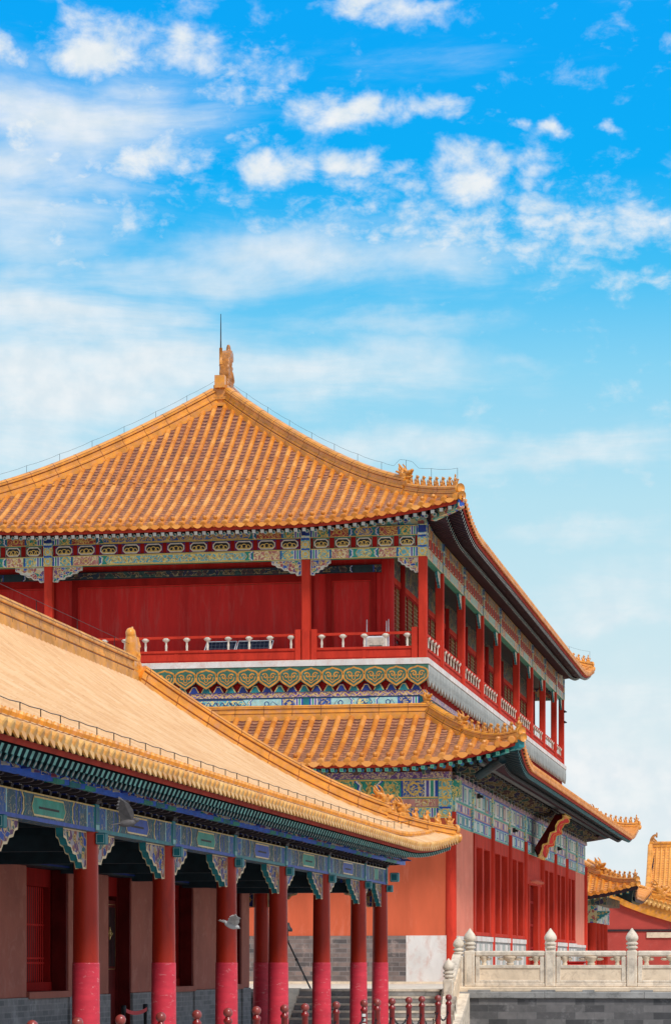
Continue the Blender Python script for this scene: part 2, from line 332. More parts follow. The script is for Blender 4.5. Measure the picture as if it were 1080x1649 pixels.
# ------------------------------------------------------------------ mesh builder
class MB:
    def __init__(s): s.v = []; s.f = []; s.m = []; s.uv = []; s.sm = []
    def add(s, pts, m, uv=None, smooth=False):
        i = len(s.v); s.v += [tuple(p) for p in pts]; s.f.append(tuple(range(i, i + len(pts)))); s.m.append(m); s.uv.append(uv); s.sm.append(smooth)
    def mesh(s, verts, faces, m, smooth=False):
        i = len(s.v); s.v += [tuple(p) for p in verts]
        for f in faces: s.f.append(tuple(i + k for k in f)); s.m.append(m); s.uv.append(None); s.sm.append(smooth)
    def box(s, x0, x1, y0, y1, z0, z1, m):
        vs = [(x, y, z) for z in (z0, z1) for y in (y0, y1) for x in (x0, x1)]
        s.mesh(vs, [(0, 2, 3, 1), (4, 5, 7, 6), (0, 1, 5, 4), (2, 6, 7, 3), (0, 4, 6, 2), (1, 3, 7, 5)], m)
    def obox(s, c, ax, ay, az, m):
        c = Vector(c); ax = Vector(ax); ay = Vector(ay); az = Vector(az)
        vs = [c + ax * i + ay * j + az * k for k in (-1, 1) for j in (-1, 1) for i in (-1, 1)]
        s.mesh(vs, [(0, 2, 3, 1), (4, 5, 7, 6), (0, 1, 5, 4), (2, 6, 7, 3), (0, 4, 6, 2), (1, 3, 7, 5)], m)
    def bbox(s, x0, x1, y0, y1, z0, z1, m, b=.02):
        """box with chamfered vertical and top edges"""
        b = min(b, (x1 - x0) * .4, (y1 - y0) * .4, (z1 - z0) * .4)
        def ring(i, z): return [(x0 + i, y0, z), (x1 - i, y0, z), (x1, y0 + i, z), (x1, y1 - i, z), (x1 - i, y1, z), (x0 + i, y1, z), (x0, y1 - i, z), (x0, y0 + i, z)]
        def ring2(z): return [(x0 + b * 1.5, y0 + b, z), (x1 - b * 1.5, y0 + b, z), (x1 - b, y0 + b * 1.5, z), (x1 - b, y1 - b * 1.5, z), (x1 - b * 1.5, y1 - b, z), (x0 + b * 1.5, y1 - b, z), (x0 + b, y1 - b * 1.5, z), (x0 + b, y0 + b * 1.5, z)]
        rs = [ring2(z0), ring(b, z0 + b), ring(b, z1 - b), ring2(z1)]
        vs = [p for r in rs for p in r]; fs = []
        for k in range(3):
            for i in range(8): fs.append((k * 8 + i, k * 8 + (i + 1) % 8, k * 8 + 8 + (i + 1) % 8, k * 8 + 8 + i))
        fs.append(tuple(range(7, -1, -1))); fs.append(tuple(range(24, 32)))
        s.mesh(vs, fs, m)
    def lathe(s, c, prof, m, n=16, smooth=True, cap=True):
        c = Vector(c); vs = []; fs = []
        for r, z in prof:
            for i in range(n):
                a = 2 * math.pi * i / n; vs.append((c.x + r * math.cos(a), c.y + r * math.sin(a), c.z + z))
        for k in range(len(prof) - 1):
            for i in range(n): fs.append((k * n + i, k * n + (i + 1) % n, (k + 1) * n + (i + 1) % n, (k + 1) * n + i))
        s.mesh(vs, fs, m, smooth)
        if cap:
            s.mesh(vs[:n], [tuple(range(n - 1, -1, -1))], m); s.mesh(vs[-n:], [tuple(range(n))], m)
    def tube(s, path, r, m, n=6, smooth=True):
        path = [Vector(p) for p in path]; vs = []; fs = []
        for i, p in enumerate(path):
            t = (path[min(i + 1, len(path) - 1)] - path[max(i - 1, 0)]).normalized()
            a = t.cross(Vector((0, 0, 1)))
            if a.length < 1e-3: a = Vector((1, 0, 0))
            a.normalize(); b = t.cross(a)
            rr = r[i] if isinstance(r, (list, tuple)) else r
            for k in range(n):
                g = 2 * math.pi * k / n; vs.append(p + a * rr * math.cos(g) + b * rr * math.sin(g))
        for i in range(len(path) - 1):
            for k in range(n): fs.append((i * n + k, i * n + (k + 1) % n, (i + 1) * n + (k + 1) % n, (i + 1) * n + k))
        fs.append(tuple(range(n))); fs.append(tuple(range(len(path) * n - 1, (len(path) - 1) * n - 1, -1)))
        s.mesh(vs, fs, m, smooth)
    def sweep(s, path, prof, m, groove=None):
        """profile of (sideways, up) points swept along a path, kept upright"""
        path = [Vector(p) for p in path]; n = len(prof); rings = []
        for i, p in enumerate(path):
            t = path[min(i + 1, len(path) - 1)] - path[max(i - 1, 0)]; h = Vector((t.x, t.y, 0)).normalized()
            a = Vector((h.y, -h.x, 0)); up = a.cross(t).normalized()
            if up.z < 0: up = -up
            rings.append([p + a * q + up * z for q, z in prof])
        vs = [p for r in rings for p in r]; fs = []
        for i in range(len(path) - 1):
            for k in range(n): fs.append((i * n + k, i * n + (k + 1) % n, (i + 1) * n + (k + 1) % n, (i + 1) * n + k))
        fs.append(tuple(range(n - 1, -1, -1))); fs.append(tuple(range((len(path) - 1) * n, len(path) * n)))
        j = len(s.m); s.mesh(vs, fs, m)
        if groove:
            for i in range((len(path) - 1) * n):
                if i % n in groove[1]: s.m[j + i] = groove[0]
    def prism(s, poly, o, u, n, d, m, up=(0, 0, 1), side=None):
        """outline in the plane (u, up) given a thickness d along n"""
        o = Vector(o); u = Vector(u); n = Vector(n); up = Vector(up)
        f = [o + u * a + up * b + n * d for a, b in poly]; bk = [o + u * a + up * b for a, b in poly]; k = len(poly)
        s.mesh(f, [tuple(range(k))], m); s.mesh(bk, [tuple(range(k - 1, -1, -1))], m)
        s.mesh(bk + f, [(i, (i + 1) % k, k + (i + 1) % k, k + i) for i in range(k)], side or m)
    def ell(s, c, r, m, nu=10, nv=7, rot=None):
        c = Vector(c); vs = []; fs = []
        for j in range(nv + 1):
            ph = math.pi * j / nv
            for i in range(nu):
                th = 2 * math.pi * i / nu
                q = Vector((r[0] * math.sin(ph) * math.cos(th), r[1] * math.sin(ph) * math.sin(th), r[2] * math.cos(ph)))
                if rot: q = rot @ q
                vs.append(c + q)
        for j in range(nv):
            for i in range(nu): fs.append((j * nu + i, (j + 1) * nu + i, (j + 1) * nu + (i + 1) % nu, j * nu + (i + 1) % nu))
        s.mesh(vs, fs, m, True)
    def data(s, name):
        me = bpy.data.meshes.new(name); me.from_pydata(s.v, [], s.f)
        keys = []
        for k in s.m:
            if k not in keys: keys.append(k); me.materials.append(M[k])
        me.polygons.foreach_set('material_index', [keys.index(k) for k in s.m])
        me.polygons.foreach_set('use_smooth', s.sm)
        if any(u is not None for u in s.uv):
            ul = me.uv_layers.new(name='UVMap'); buf = []
            for f, u in zip(s.f, s.uv): buf += list(u if u else (0, 0)) * len(f)
            ul.data.foreach_set('uv', buf)
        me.update(); return me
    def build(s, name, parent=None): return put(name, s.data(name), parent)

ROOTLOC = {}
def put(name, me, parent=None, loc=(0, 0, 0), rz=0, world=True):
    """link mesh data as an object; loc is in world space when the parent is a thing's Empty"""
    o = bpy.data.objects.new(name, me); COL.objects.link(o)
    if parent is not None:
        o.parent = parent
        if parent.name in ROOTLOC and world: loc = Vector(loc) - ROOTLOC[parent.name]
    o.location = loc; o.rotation_euler.z = rz
    return o
def thing(name, loc, label, cat, group=None):
    o = bpy.data.objects.new(name, None); COL.objects.link(o); o.location = loc; o.empty_display_size = .5
    ROOTLOC[o.name] = Vector(loc); return tag(o, label, cat, group)
def tag(o, label, cat, group=None):
    o['label'] = label; o['category'] = cat
    if group: o['group'] = group
    return o
def copy_tree(o, loc, parent=None):
    c = o.copy(); COL.objects.link(c)
    if parent: c.parent = parent
    if loc is not None: c.location = loc
    for ch in list(o.children):
        copy_tree(ch, None, c)
    return c
def Ypx(px, X):            # Y where the vertical plane X = const is seen at photo column px
    Z = -X * F / CA / (VX - px); return (Z + X * SA) / CA
def Xpx(px, Y):            # X where the plane Y = const is seen at photo column px
    c = (VX - px) * CA / F; return -c * Y * CA / (1 - SA * c)
def Zpx(py, X, Y): return (HY - py) * (-X * SA + Y * CA) / F

class Pl:
    """draws flat painted shapes on an upright plane: u along, z up, n outward"""
    def __init__(s, mb, o, u, n): s.mb = mb; s.o = Vector(o); s.u = Vector(u); s.n = Vector(n)
    def P(s, a, b, c=0): return s.o + s.u * a + Vector((0, 0, b)) + s.n * c
    def poly(s, pts, c, m): s.mb.add([s.P(a, b, c) for a, b in pts], m)
    def rect(s, a0, a1, b0, b1, c, m): s.poly([(a0, b0), (a1, b0), (a1, b1), (a0, b1)], c, m)
    def ribbon(s, pts, w, c, m, closed=False):
        n = len(pts); lf = []; rt = []
        for i in range(n):
            if closed: p, q = pts[i - 1], pts[(i + 1) % n]
            else: p, q = pts[max(i - 1, 0)], pts[min(i + 1, n - 1)]
            dx, dy = q[0] - p[0], q[1] - p[1]; l = math.hypot(dx, dy) or 1
            nx, ny = -dy / l * w / 2, dx / l * w / 2
            lf.append((pts[i][0] + nx, pts[i][1] + ny)); rt.append((pts[i][0] - nx, pts[i][1] - ny))
        for i in range(n if closed else n - 1):
            j = (i + 1) % n; s.poly([rt[i], rt[j], lf[j], lf[i]], c, m)

# ------------------------------------------------------------------ tiled slopes
class Slope:
    def __init__(s, o, ud, vd, L, V, a, z0, H, q, flare, fl, out, top=1.0):
        s.o = Vector((o[0], o[1], 0)); s.ud = Vector((ud[0], ud[1], 0)); s.vd = Vector((vd[0], vd[1], 0))
        s.L, s.V, s.a, s.z0, s.H, s.q, s.flare, s.fl, s.out = L, V, a, z0, H, q, flare, fl, out
    def vmax(s, u): return max(0, s.V * min(1, u / s.a, (s.L - u) / s.a))
    def P(s, u, v, dz=0.):
        t = v / s.V; tc = max(0, min(1, t))
        z = s.z0 + s.H * ((1 - s.q) * t + s.q * t * abs(t))
        A_ = max(0, 1 - (u / s.a) / s.fl); B_ = max(0, 1 - ((s.L - u) / s.a) / s.fl)
        k = (1 - tc) ** 1.5
        z += s.flare * (A_ * A_ + B_ * B_) * k
        sh = s.out * (A_ * A_ + B_ * B_) * k; su = s.out * (B_ * B_ - A_ * A_) * k
        p = s.o + s.ud * (u + su) + s.vd * (v - sh); p.z = z + dz
        return p
    def tiles(s, sp, r, tl, mt, mp, knob=None, u0=None, u1=None, cap=None, pc=.46, kmat=None, lip='pan_lip', dw=.92, hl=.045):
        tu, pa = MB(), MB(); n = int(s.L / sp); off = (s.L - n * sp) / 2; cap = cap or mt; kmat = kmat or cap
        UD = s.ud
        K = 6
        for i in range(n):
            u = off + (i + .5) * sp
            if (u0 is not None and u < u0) or (u1 is not None and u > u1): continue
            vm = s.vmax(u)
            nc = max(1, int(round(vm / tl)))
            js = random.uniform(-.013, .013)
            for c in range(nc):
                va, vb = vm * c / nc, vm * (c + 1) / nc
                pa_, pb_ = s.P(u + js, va), s.P(u + js, vb); T = (pb_ - pa_).normalized(); Nn = UD.cross(T)
                if Nn.z < 0: Nn = -Nn
                ra, rb = r * 1.03, r * .98
                ring = lambda p, rr: [p + UD * rr * math.cos(math.pi * k / K) + Nn * (rr * 1.15 * math.sin(math.pi * k / K) - .02) for k in range(K + 1)]
                A1, B1 = ring(pa_, ra), ring(pb_, rb)
                for k in range(K): tu.add([A1[k], A1[k + 1], B1[k + 1], B1[k]], mt, (i + .5, c + .5), True)
                tu.add(A1, mt, (i + .5, c + .5))
            # round end cap and nail knob
            p = s.P(u, 0); q = s.P(u, .3); T = (q - p).normalized(); Nn = UD.cross(T); Nn = Nn if Nn.z > 0 else -Nn
            ctr = p + Nn * r * .12 - T * .03
            d1 = [ctr + UD * r * 1.2 * math.cos(2 * math.pi * k / 12) + Nn * r * 1.2 * math.sin(2 * math.pi * k / 12) for k in range(12)]
            d0 = [x + T * .07 for x in d1]; d2 = [ctr - T * .012 + (x - ctr) * .72 for x in d1]
            for k in range(12):
                tu.add([d0[k], d0[(k + 1) % 12], d1[(k + 1) % 12], d1[k]], cap, (i + .5, .5))
                tu.add([d1[k], d1[(k + 1) % 12], d2[(k + 1) % 12], d2[k]], cap, (i + .5, .5))
            tu.add(d2, cap, (i + .3, 900.5))
            if knob:
                for kv in knob:
                    if kv < vm - .3:
                        p = s.P(u, kv); b = p + Nn * r * 1.05
                        hh = r * (1.1 if kv < 1 else .6); rr = r * (.75 if kv < 1 else .55)
                        l0 = [b + (UD * math.cos(2 * math.pi * k / 8) + T * math.sin(2 * math.pi * k / 8)) * rr for k in range(8)]
                        l1 = [x + Nn * hh * .6 for x in l0]; l2 = [b + Nn * hh + (x - b) * .55 for x in l0]
                        for k in range(8):
                            tu.add([l0[k], l0[(k + 1) % 8], l1[(k + 1) % 8], l1[k]], kmat, (i + .5, 777.5), True)
                            tu.add([l1[k], l1[(k + 1) % 8], l2[(k + 1) % 8], l2[k]], kmat, (i + .5, 777.5), True)
                        tu.add(l2, kmat, (i + .5, 777.5), True)
        # pan courses between the tubes
        for i in range(n + 1):
            u = off + i * sp; ua, ub = max(0, u - sp / 2), min(s.L, u + sp / 2)
            if (u0 is not None and u < u0) or (u1 is not None and u > u1): continue
            vm = max(s.vmax(ua), s.vmax(ub)); um = (ua + ub) / 2
            vm = min(vm, s.V)
            nc = max(1, int(vm / (tl * pc)))
            for c in range(nc):
                va, vb = vm * c / nc, vm * (c + 1) / nc
                v0, v1 = min(va, s.vmax(ua) + .02), min(vb, s.vmax(ua) + .02)
                w0, w1 = min(va, s.vmax(ub) + .02), min(vb, s.vmax(ub) + .02)
                L0, C0, R0 = s.P(ua, v0, hl), s.P(um, va if va < s.vmax(um) else s.vmax(um), hl - .025), s.P(ub, w0, hl)
                L1, C1, R1 = s.P(ua, v1, 0), s.P(um, vb if vb < s.vmax(um) else s.vmax(um), -.025), s.P(ub, w1, 0)
                uv = (i + .5, c + .5)
                pa.add([L0, C0, C1, L1], mp, uv); pa.add([C0, R0, R1, C1], mp, uv)
                pa.add([s.P(ua, v0, -.005), s.P(um, va if va < s.vmax(um) else s.vmax(um), -.035), C0, L0], lip, uv)
                pa.add([s.P(um, va if va < s.vmax(um) else s.vmax(um), -.04), s.P(ub, w0, -.01), R0, C0], lip, uv)
            # drip plate
            if sp * .5 < u < s.L - sp * .5:
                c0 = s.P(u, -.03, .02); out = -s.vd
                sh = [(-.5, .05), (-.48, -.2), (-.38, -.50), (-.2, -.74), (0, -.84), (.2, -.74), (.38, -.50), (.48, -.2), (.5, .05)]
                f = [c0 + UD * a * sp * dw + Vector((0, 0, b * sp * .50)) + out * (-b * .04) for a, b in sh]
                tu.add(f, cap, (i + .7, 300.5)); tu.add([x - out * .025 for x in reversed(f)], cap, (i + .7, 300.5))
                for k in range(len(f)):
                    k2 = (k + 1) % len(f); tu.add([f[k], f[k2], f[k2] - out * .025, f[k] - out * .025], cap, (i + .7, 300.5))
        return tu, pa
    def deck(s, mb, m, dz=-.10, nu=60, nv=10):
        us = [s.L * i / nu for i in range(nu + 1)]
        for i in range(nu):
            for j in range(nv):
                q = [s.P(us[i], s.vmax(us[i]) * j / nv, dz), s.P(us[i + 1], s.vmax(us[i + 1]) * j / nv, dz), s.P(us[i + 1], s.vmax(us[i + 1]) * (j + 1) / nv, dz), s.P(us[i], s.vmax(us[i]) * (j + 1) / nv, dz)]
                mb.add(q, m)
    def strip(s, mb, v0, v1, dz0, dz1, m, nu=80):
        for i in range(nu):
            a, b = s.L * i / nu, s.L * (i + 1) / nu
            mb.add([s.P(a, v0, dz0), s.P(b, v0, dz0), s.P(b, v1, dz1), s.P(a, v1, dz1)], m, None, True)
    def rafters(s, sp, v0, v1, dz, w, mb, m, mend, round_=False, u0=0.15, u1=None, drop=0.0, ins='gold'):
        u = u0; u1 = u1 or s.L - .15
        while u < u1:
            ve = min(v1, s.vmax(u) - .05)
            if ve > v0 + .1:
                p, q = s.P(u, v0, dz), s.P(u, ve, dz + drop); T = (q - p).normalized(); Nn = s.ud.cross(T); Nn = Nn if Nn.z > 0 else -Nn
                K = 8 if round_ else 4; ph = 0 if round_ else math.pi / 4; rr = w / 2 * (1 if round_ else 1.414)
                a = [p + s.ud * rr * math.cos(ph + 2 * math.pi * k / K) + Nn * rr * math.sin(ph + 2 * math.pi * k / K) for k in range(K)]
                b = [x + (q - p) for x in a]
                for k in range(K): mb.add([a[k], a[(k + 1) % K], b[(k + 1) % K], b[k]], m)
                mb.add(a, mend)
                if ins: mb.add([p - T * .004 + (x - p) * .55 for x in a], ins)
            u += sp

_h = [(.5, 0), (.5, .14), (.40, .17), (.40, .22), (.46, .24), (.46, .34), (.36, .38), (.36, .62), (.40, .66), (.48, .68), (.48, .78), (.42, .80), (.42, .84), (.30, .96), (0, 1.0)]
RIDGE = [(-a, b) for a, b in _h] + list(reversed(_h[:-1]))
GRV = (2, 7, 11, 16, 20, 25)
def ridge(mb, path, w, h, m, base=-.15):
    mb.sweep(path, [(a * w, b * h if b > 0 else base) for a, b in RIDGE], m, ('hall_groove' if m == 'hall_ridge_glaze' else 'groove', GRV))
    # raised joint bands between the ridge tiles
    acc = 0; P = [Vector(p) for p in path]
    for i in range(len(P) - 1):
        d = P[i + 1] - P[i]; l = d.length; t = 0.0
        while acc + (l - t) > .9:
            t += .9 - acc; acc = 0
            c = P[i] + d * (t / l); e = d.normalized() * .009
            mb.sweep([c - e, c + e], [(a * w * 1.012, b * h * 1.008 if b > 0 else 0) for a, b in RIDGE], 'groove' if m == 'ridge_glaze' else 'hall_groove')
        acc += l - t

def remeshed(mb, name, voxel):
    me = mb.data(name + '_raw'); o = bpy.data.objects.new(name + '_raw', me); COL.objects.link(o)
    md = o.modifiers.new('r', 'REMESH'); md.mode = 'VOXEL'; md.voxel_size = voxel; md.use_smooth_shade = True
    dg = bpy.context.evaluated_depsgraph_get(); dg.update()
    n = bpy.data.meshes.new_from_object(o.evaluated_get(dg)); n.name = name
    mk = me.materials[0]
    bpy.data.objects.remove(o)
    n.materials.clear(); n.materials.append(mk)
    n.polygons.foreach_set('material_index', [0] * len(n.polygons)); n.polygons.foreach_set('use_smooth', [True] * len(n.polygons))
    return n
def beast_small():          # seated ridge animal, one unit tall, looking along +Y
    b = MB(); m = 'beast_glaze'
    b.box(-.17, .17, -.34, .30, -.12, .06, m)
    b.ell((0, -.10, .24), (.17, .22, .22), m); b.ell((0, .04, .44), (.14, .16, .26), m, rot=Matrix.Rotation(R(-14), 3, 'X'))
    b.ell((0, .13, .74), (.13, .15, .14), m); b.ell((0, .27, .70), (.08, .11, .075), m)
    for sx in (-1, 1):
        b.tube([(sx * .09, .13, .45), (sx * .10, .20, .22), (sx * .10, .22, .04)], [.07, .055, .06], m)
        b.ell((sx * .15, -.06, .16), (.08, .18, .13), m); b.ell((sx * .09, .04, .88), (.035, .05, .09), m)
    b.tube([(0, -.28, .14), (0, -.36, .38), (0, -.28, .60), (0, -.33, .74)], [.06, .07, .06, .02], m)
    b.ell((0, -.02, .68), (.12, .10, .16), m)
    return remeshed(b, 'ridge_beast', .035)
def beast_big():            # horned hip-ridge head, one unit tall, looking along +Y
    b = MB(); m = 'beast_glaze'
    b.box(-.24, .24, -.45, .35, -.2, .1, m)
    b.ell((0, -.05, .32), (.24, .36, .30), m); b.ell((0, .25, .45), (.19, .30, .15), m, rot=Matrix.Rotation(R(18), 3, 'X'))
    b.ell((0, .28, .22), (.16, .24, .07), m); b.ell((0, .52, .56), (.10, .09, .09), m); b.ell((0, -.12, .58), (.18, .22, .20), m)
    for sx in (-1, 1):
        b.tube([(sx * .12, -.10, .70), (sx * .17, -.26, .90), (sx * .14, -.38, 1.0), (sx * .14, -.30, 1.1)], [.07, .055, .04, .015], m)
        b.ell((sx * .17, .14, .60), (.06, .07, .06), m); b.ell((sx * .22, -.10, .45), (.06, .14, .16), m)
        b.tube([(sx * .2, -.2, .5), (sx * .26, -.42, .62), (sx * .22, -.55, .58)], [.08, .06, .02], m)
    b.tube([(0, -.3, .6), (0, -.5, .78), (0, -.52, .95)], [.10, .07, .02], m)
    return remeshed(b, 'hip_beast', .035)
def rider():                # immortal riding a hen at the very corner
    b = MB(); m = 'beast_glaze'
    b.ell((0, 0, .22), (.16, .34, .18), m); b.tube([(0, .26, .26), (0, .38, .44)], [.09, .05], m); b.ell((0, .42, .48), (.06, .09, .06), m)
    b.tube([(0, -.26, .28), (0, -.42, .50), (0, -.40, .62)], [.1, .08, .03], m)
    b.ell((0, -.02, .52), (.13, .13, .26), m); b.ell((0, .01, .86), (.09, .10, .12), m); b.ell((0, 0, .98), (.05, .05, .07), m)
    for sx in (-1, 1): b.tube([(sx * .12, 0, .62), (sx * .14, .12, .46), (sx * .04, .2, .48)], [.055, .045, .035], m)
    b.box(-.15, .15, -.3, .3, -.12, .1, m)
    return remeshed(b, 'ridge_rider', .03)
BS, BB, BR = beast_small(), beast_big(), rider()
def chiwen():               # ridge-end dragon: gapes toward -Y, tail curls up and back; one unit tall
    b = MB(); m = 'dragon_glaze'
    out = [(-.30, -.15), (-.34, .10), (-.40, .16), (-.36, .26), (-.28, .30), (-.32, .42), (-.30, .56), (-.22, .74), (-.08, .90), (.08, .98), (.24, .95), (.31, .84), (.27, .73), (.17, .73),
           (.16, .80), (.08, .80), (.04, .70), (.12, .58), (.25, .46), (.32, .30), (.34, .10), (.34, -.15)]
    b.prism(out, (-.13, 0, 0), (0, 1, 0), (1, 0, 0), .26, m)
    for sx in (-1, 1):
        b.ell((sx * .12, -.14, .36), (.06, .09, .07), m); b.ell((sx * .12, -.26, .20), (.07, .13, .06), m)
        b.tube([(sx * .13, .05, .10), (sx * .15, .12, .3), (sx * .14, -.02, .46), (sx * .14, -.12, .62), (sx * .13, .02, .8)], [.05, .06, .06, .05, .04], m)
        for k in range(7): b.ell((sx * .13, -.02 + .05 * (k % 3), .15 + k * .085), (.035, .05, .045), m)
    b.tube([(0, .22, .70), (0, .24, 1.02), (0, .24, 1.12)], [.075, .07, .045], m, 10)
    b.ell((0, -.33, .08), (.11, .10, .07), m); b.box(-.17, .17, -.34, .36, -.16, .03, m)
    b.tube([(0, .36, .10), (0, .48, .22), (0, .52, .36)], [.07, .06, .02], m)
    return remeshed(b, 'ridge_dragon', .026)
CH = chiwen()
def chiwen_round():         # a simpler ridge end: smooth rounded back, carved mouth below
    b = MB(); m = 'ridge_glaze'
    b.ell((0, .05, .46), (.15, .27, .50), m, 18, 12); b.ell((0, -.02, .84), (.12, .18, .14), m); b.box(-.15, .15, -.30, .34, -.16, .20, m)
    b.ell((0, -.26, .12), (.15, .14, .10), m); b.ell((.10, .28, .10), (.08, .10, .12), m); b.tube([(.10, .30, .22), (.16, .34, .02), (.13, .32, -.20), (.17, .30, -.34)], [.06, .07, .06, .03], m)
    for sx in (-1, 1):
        b.tube([(sx * .13, .20, .10), (sx * .16, .10, .34), (sx * .15, .18, .56), (sx * .10, .24, .78)], [.05, .055, .05, .03], m)
        for k in range(6): b.ell((sx * .15, .0 + .07 * (k % 3), .14 + k * .08), (.03, .05, .04), m)
    b.tube([(0, .12, .92), (0, .14, 1.02)], .03, m, 8)
    return remeshed(b, 'ridge_dragon', .024)
CHR = chiwen_round()

def spawn(me, name, parent, p, d, h, world=True):
    o = put(name, me, parent, p, world=world); o.scale = (h, h, h)
    o.rotation_euler.z = math.atan2(-d[0], d[1]); return o

def hip_set(root, slope, ucorner, wid, hgt, t_break, n_small, small_h, big_h, m, t_end=.985, label=None, wire=True, wire_posts=9, first_big=True):
    """hip ridge of a slope from its corner u=ucorner (0 or L) to the apex, with its beasts"""
    u_of = (lambda t: slope.a * t) if ucorner == 0 else (lambda t: slope.L - slope.a * t)
    pt = lambda t, dz=0.: slope.P(u_of(t), slope.V * t, dz)
    mb = MB()
    n = 18
    up = [pt(t_break + (t_end - t_break) * i / n, .0) for i in range(n + 1)]
    lo = [pt(.015 + (t_break - .015 + .03) * i / 8, .0) for i in range(9)]
    ridge(mb, up, wid, hgt, m); ridge(mb, lo, wid * .8, hgt * .60, m)
    tip = pt(.015); d = (pt(0.0) - pt(.10)); d.z = 0; d.normalize()
    # ornamental round end tile under the corner
    c = tip + Vector((0, 0, hgt * .42)); e = tip + d * .10 + Vector((0, 0, hgt * .42)); mb.tube([c, e], wid * .42, m, 12)
    mb.tube([tip + Vector((0, 0, .02)) - d * .1, tip + d * .16 + Vector((0, 0, -.02))], wid * .40, m, 12)
    hr = mb.build('hip_ridge', root)
    if first_big: spawn(BB, 'hip_beast', hr, pt(t_break, hgt * .60), d, big_h)
    for i in range(n_small):
        t = t_break * (1 - (i + 1.0) / (n_small + 1.25)) ; t = t * .93 + .02
        spawn(BS, 'ridge_beast', hr, pt(t, hgt * .60), d, small_h)
    spawn(BR, 'ridge_rider', hr, pt(.028, hgt * .62), d, small_h * 1.1)
    if wire:
        wb = MB(); ts = [t_end - (t_end - .02) * i / 40 for i in range(41)]
        pts = []
        for i, t in enumerate(ts):
            hh = hgt + .26 if t > t_break else hgt * .6 + small_h + .22
            if abs(t - t_break) < .03: hh = hgt + .5
            pts.append(pt(t, hh + (0.0 if i % 4 == 0 else -.02)))
        wb.tube(pts, .004, 'metal_dark', 4)
        for i in range(0, 41, 4): wb.tube([pts[i] - Vector((0, 0, .38)), pts[i]], .006, 'metal_dark', 4)
        wb.build('lightning_wire', hr)
    return hr

# ================================================================== ground
GZ = -1.65
g = MB(); g.add([(-900, -300, GZ), (900, -300, GZ), (900, 1500, GZ), (-900, 1500, GZ)], 'paving')
o = g.build('ground'); o['kind'] = 'structure'

# ================================================================== painted woodwork
def curl(pl, a0, a1, b0, b1, c, m, wdt, n=None):
    """gilded scroll that fills a panel: a running wave with curled offshoots"""
    L, H = a1 - a0, b1 - b0; n = n or max(1, int(L / (H * .9))); cy = (b0 + b1) / 2
    pts = [(a0 + L * i / (n * 10), cy + H * .26 * math.sin(math.pi * i / 5)) for i in range(n * 10 + 1)]
    pl.ribbon(pts, wdt, c, m)
    for k in range(n):
        cx = a0 + L * (k + .5) / n; s = 1 if k % 2 else -1
        pl.ribbon([(cx + H * (.05 + .16 * t / 10) * math.cos(t * .75), cy + s * H * .12 + H * (.05 + .16 * t / 10) * math.sin(t * .75)) for t in range(10)], wdt * .8, c, m)
def zig(pl, a, b0, b1, s, w, c, m):
    h = (b1 - b0); pl.ribbon([(a, b0), (a + s * h * .28, b0 + h * .25), (a + s * h * .22, b0 + h * .5), (a + s * h * .28, b0 + h * .75), (a, b1)], w, c, m)
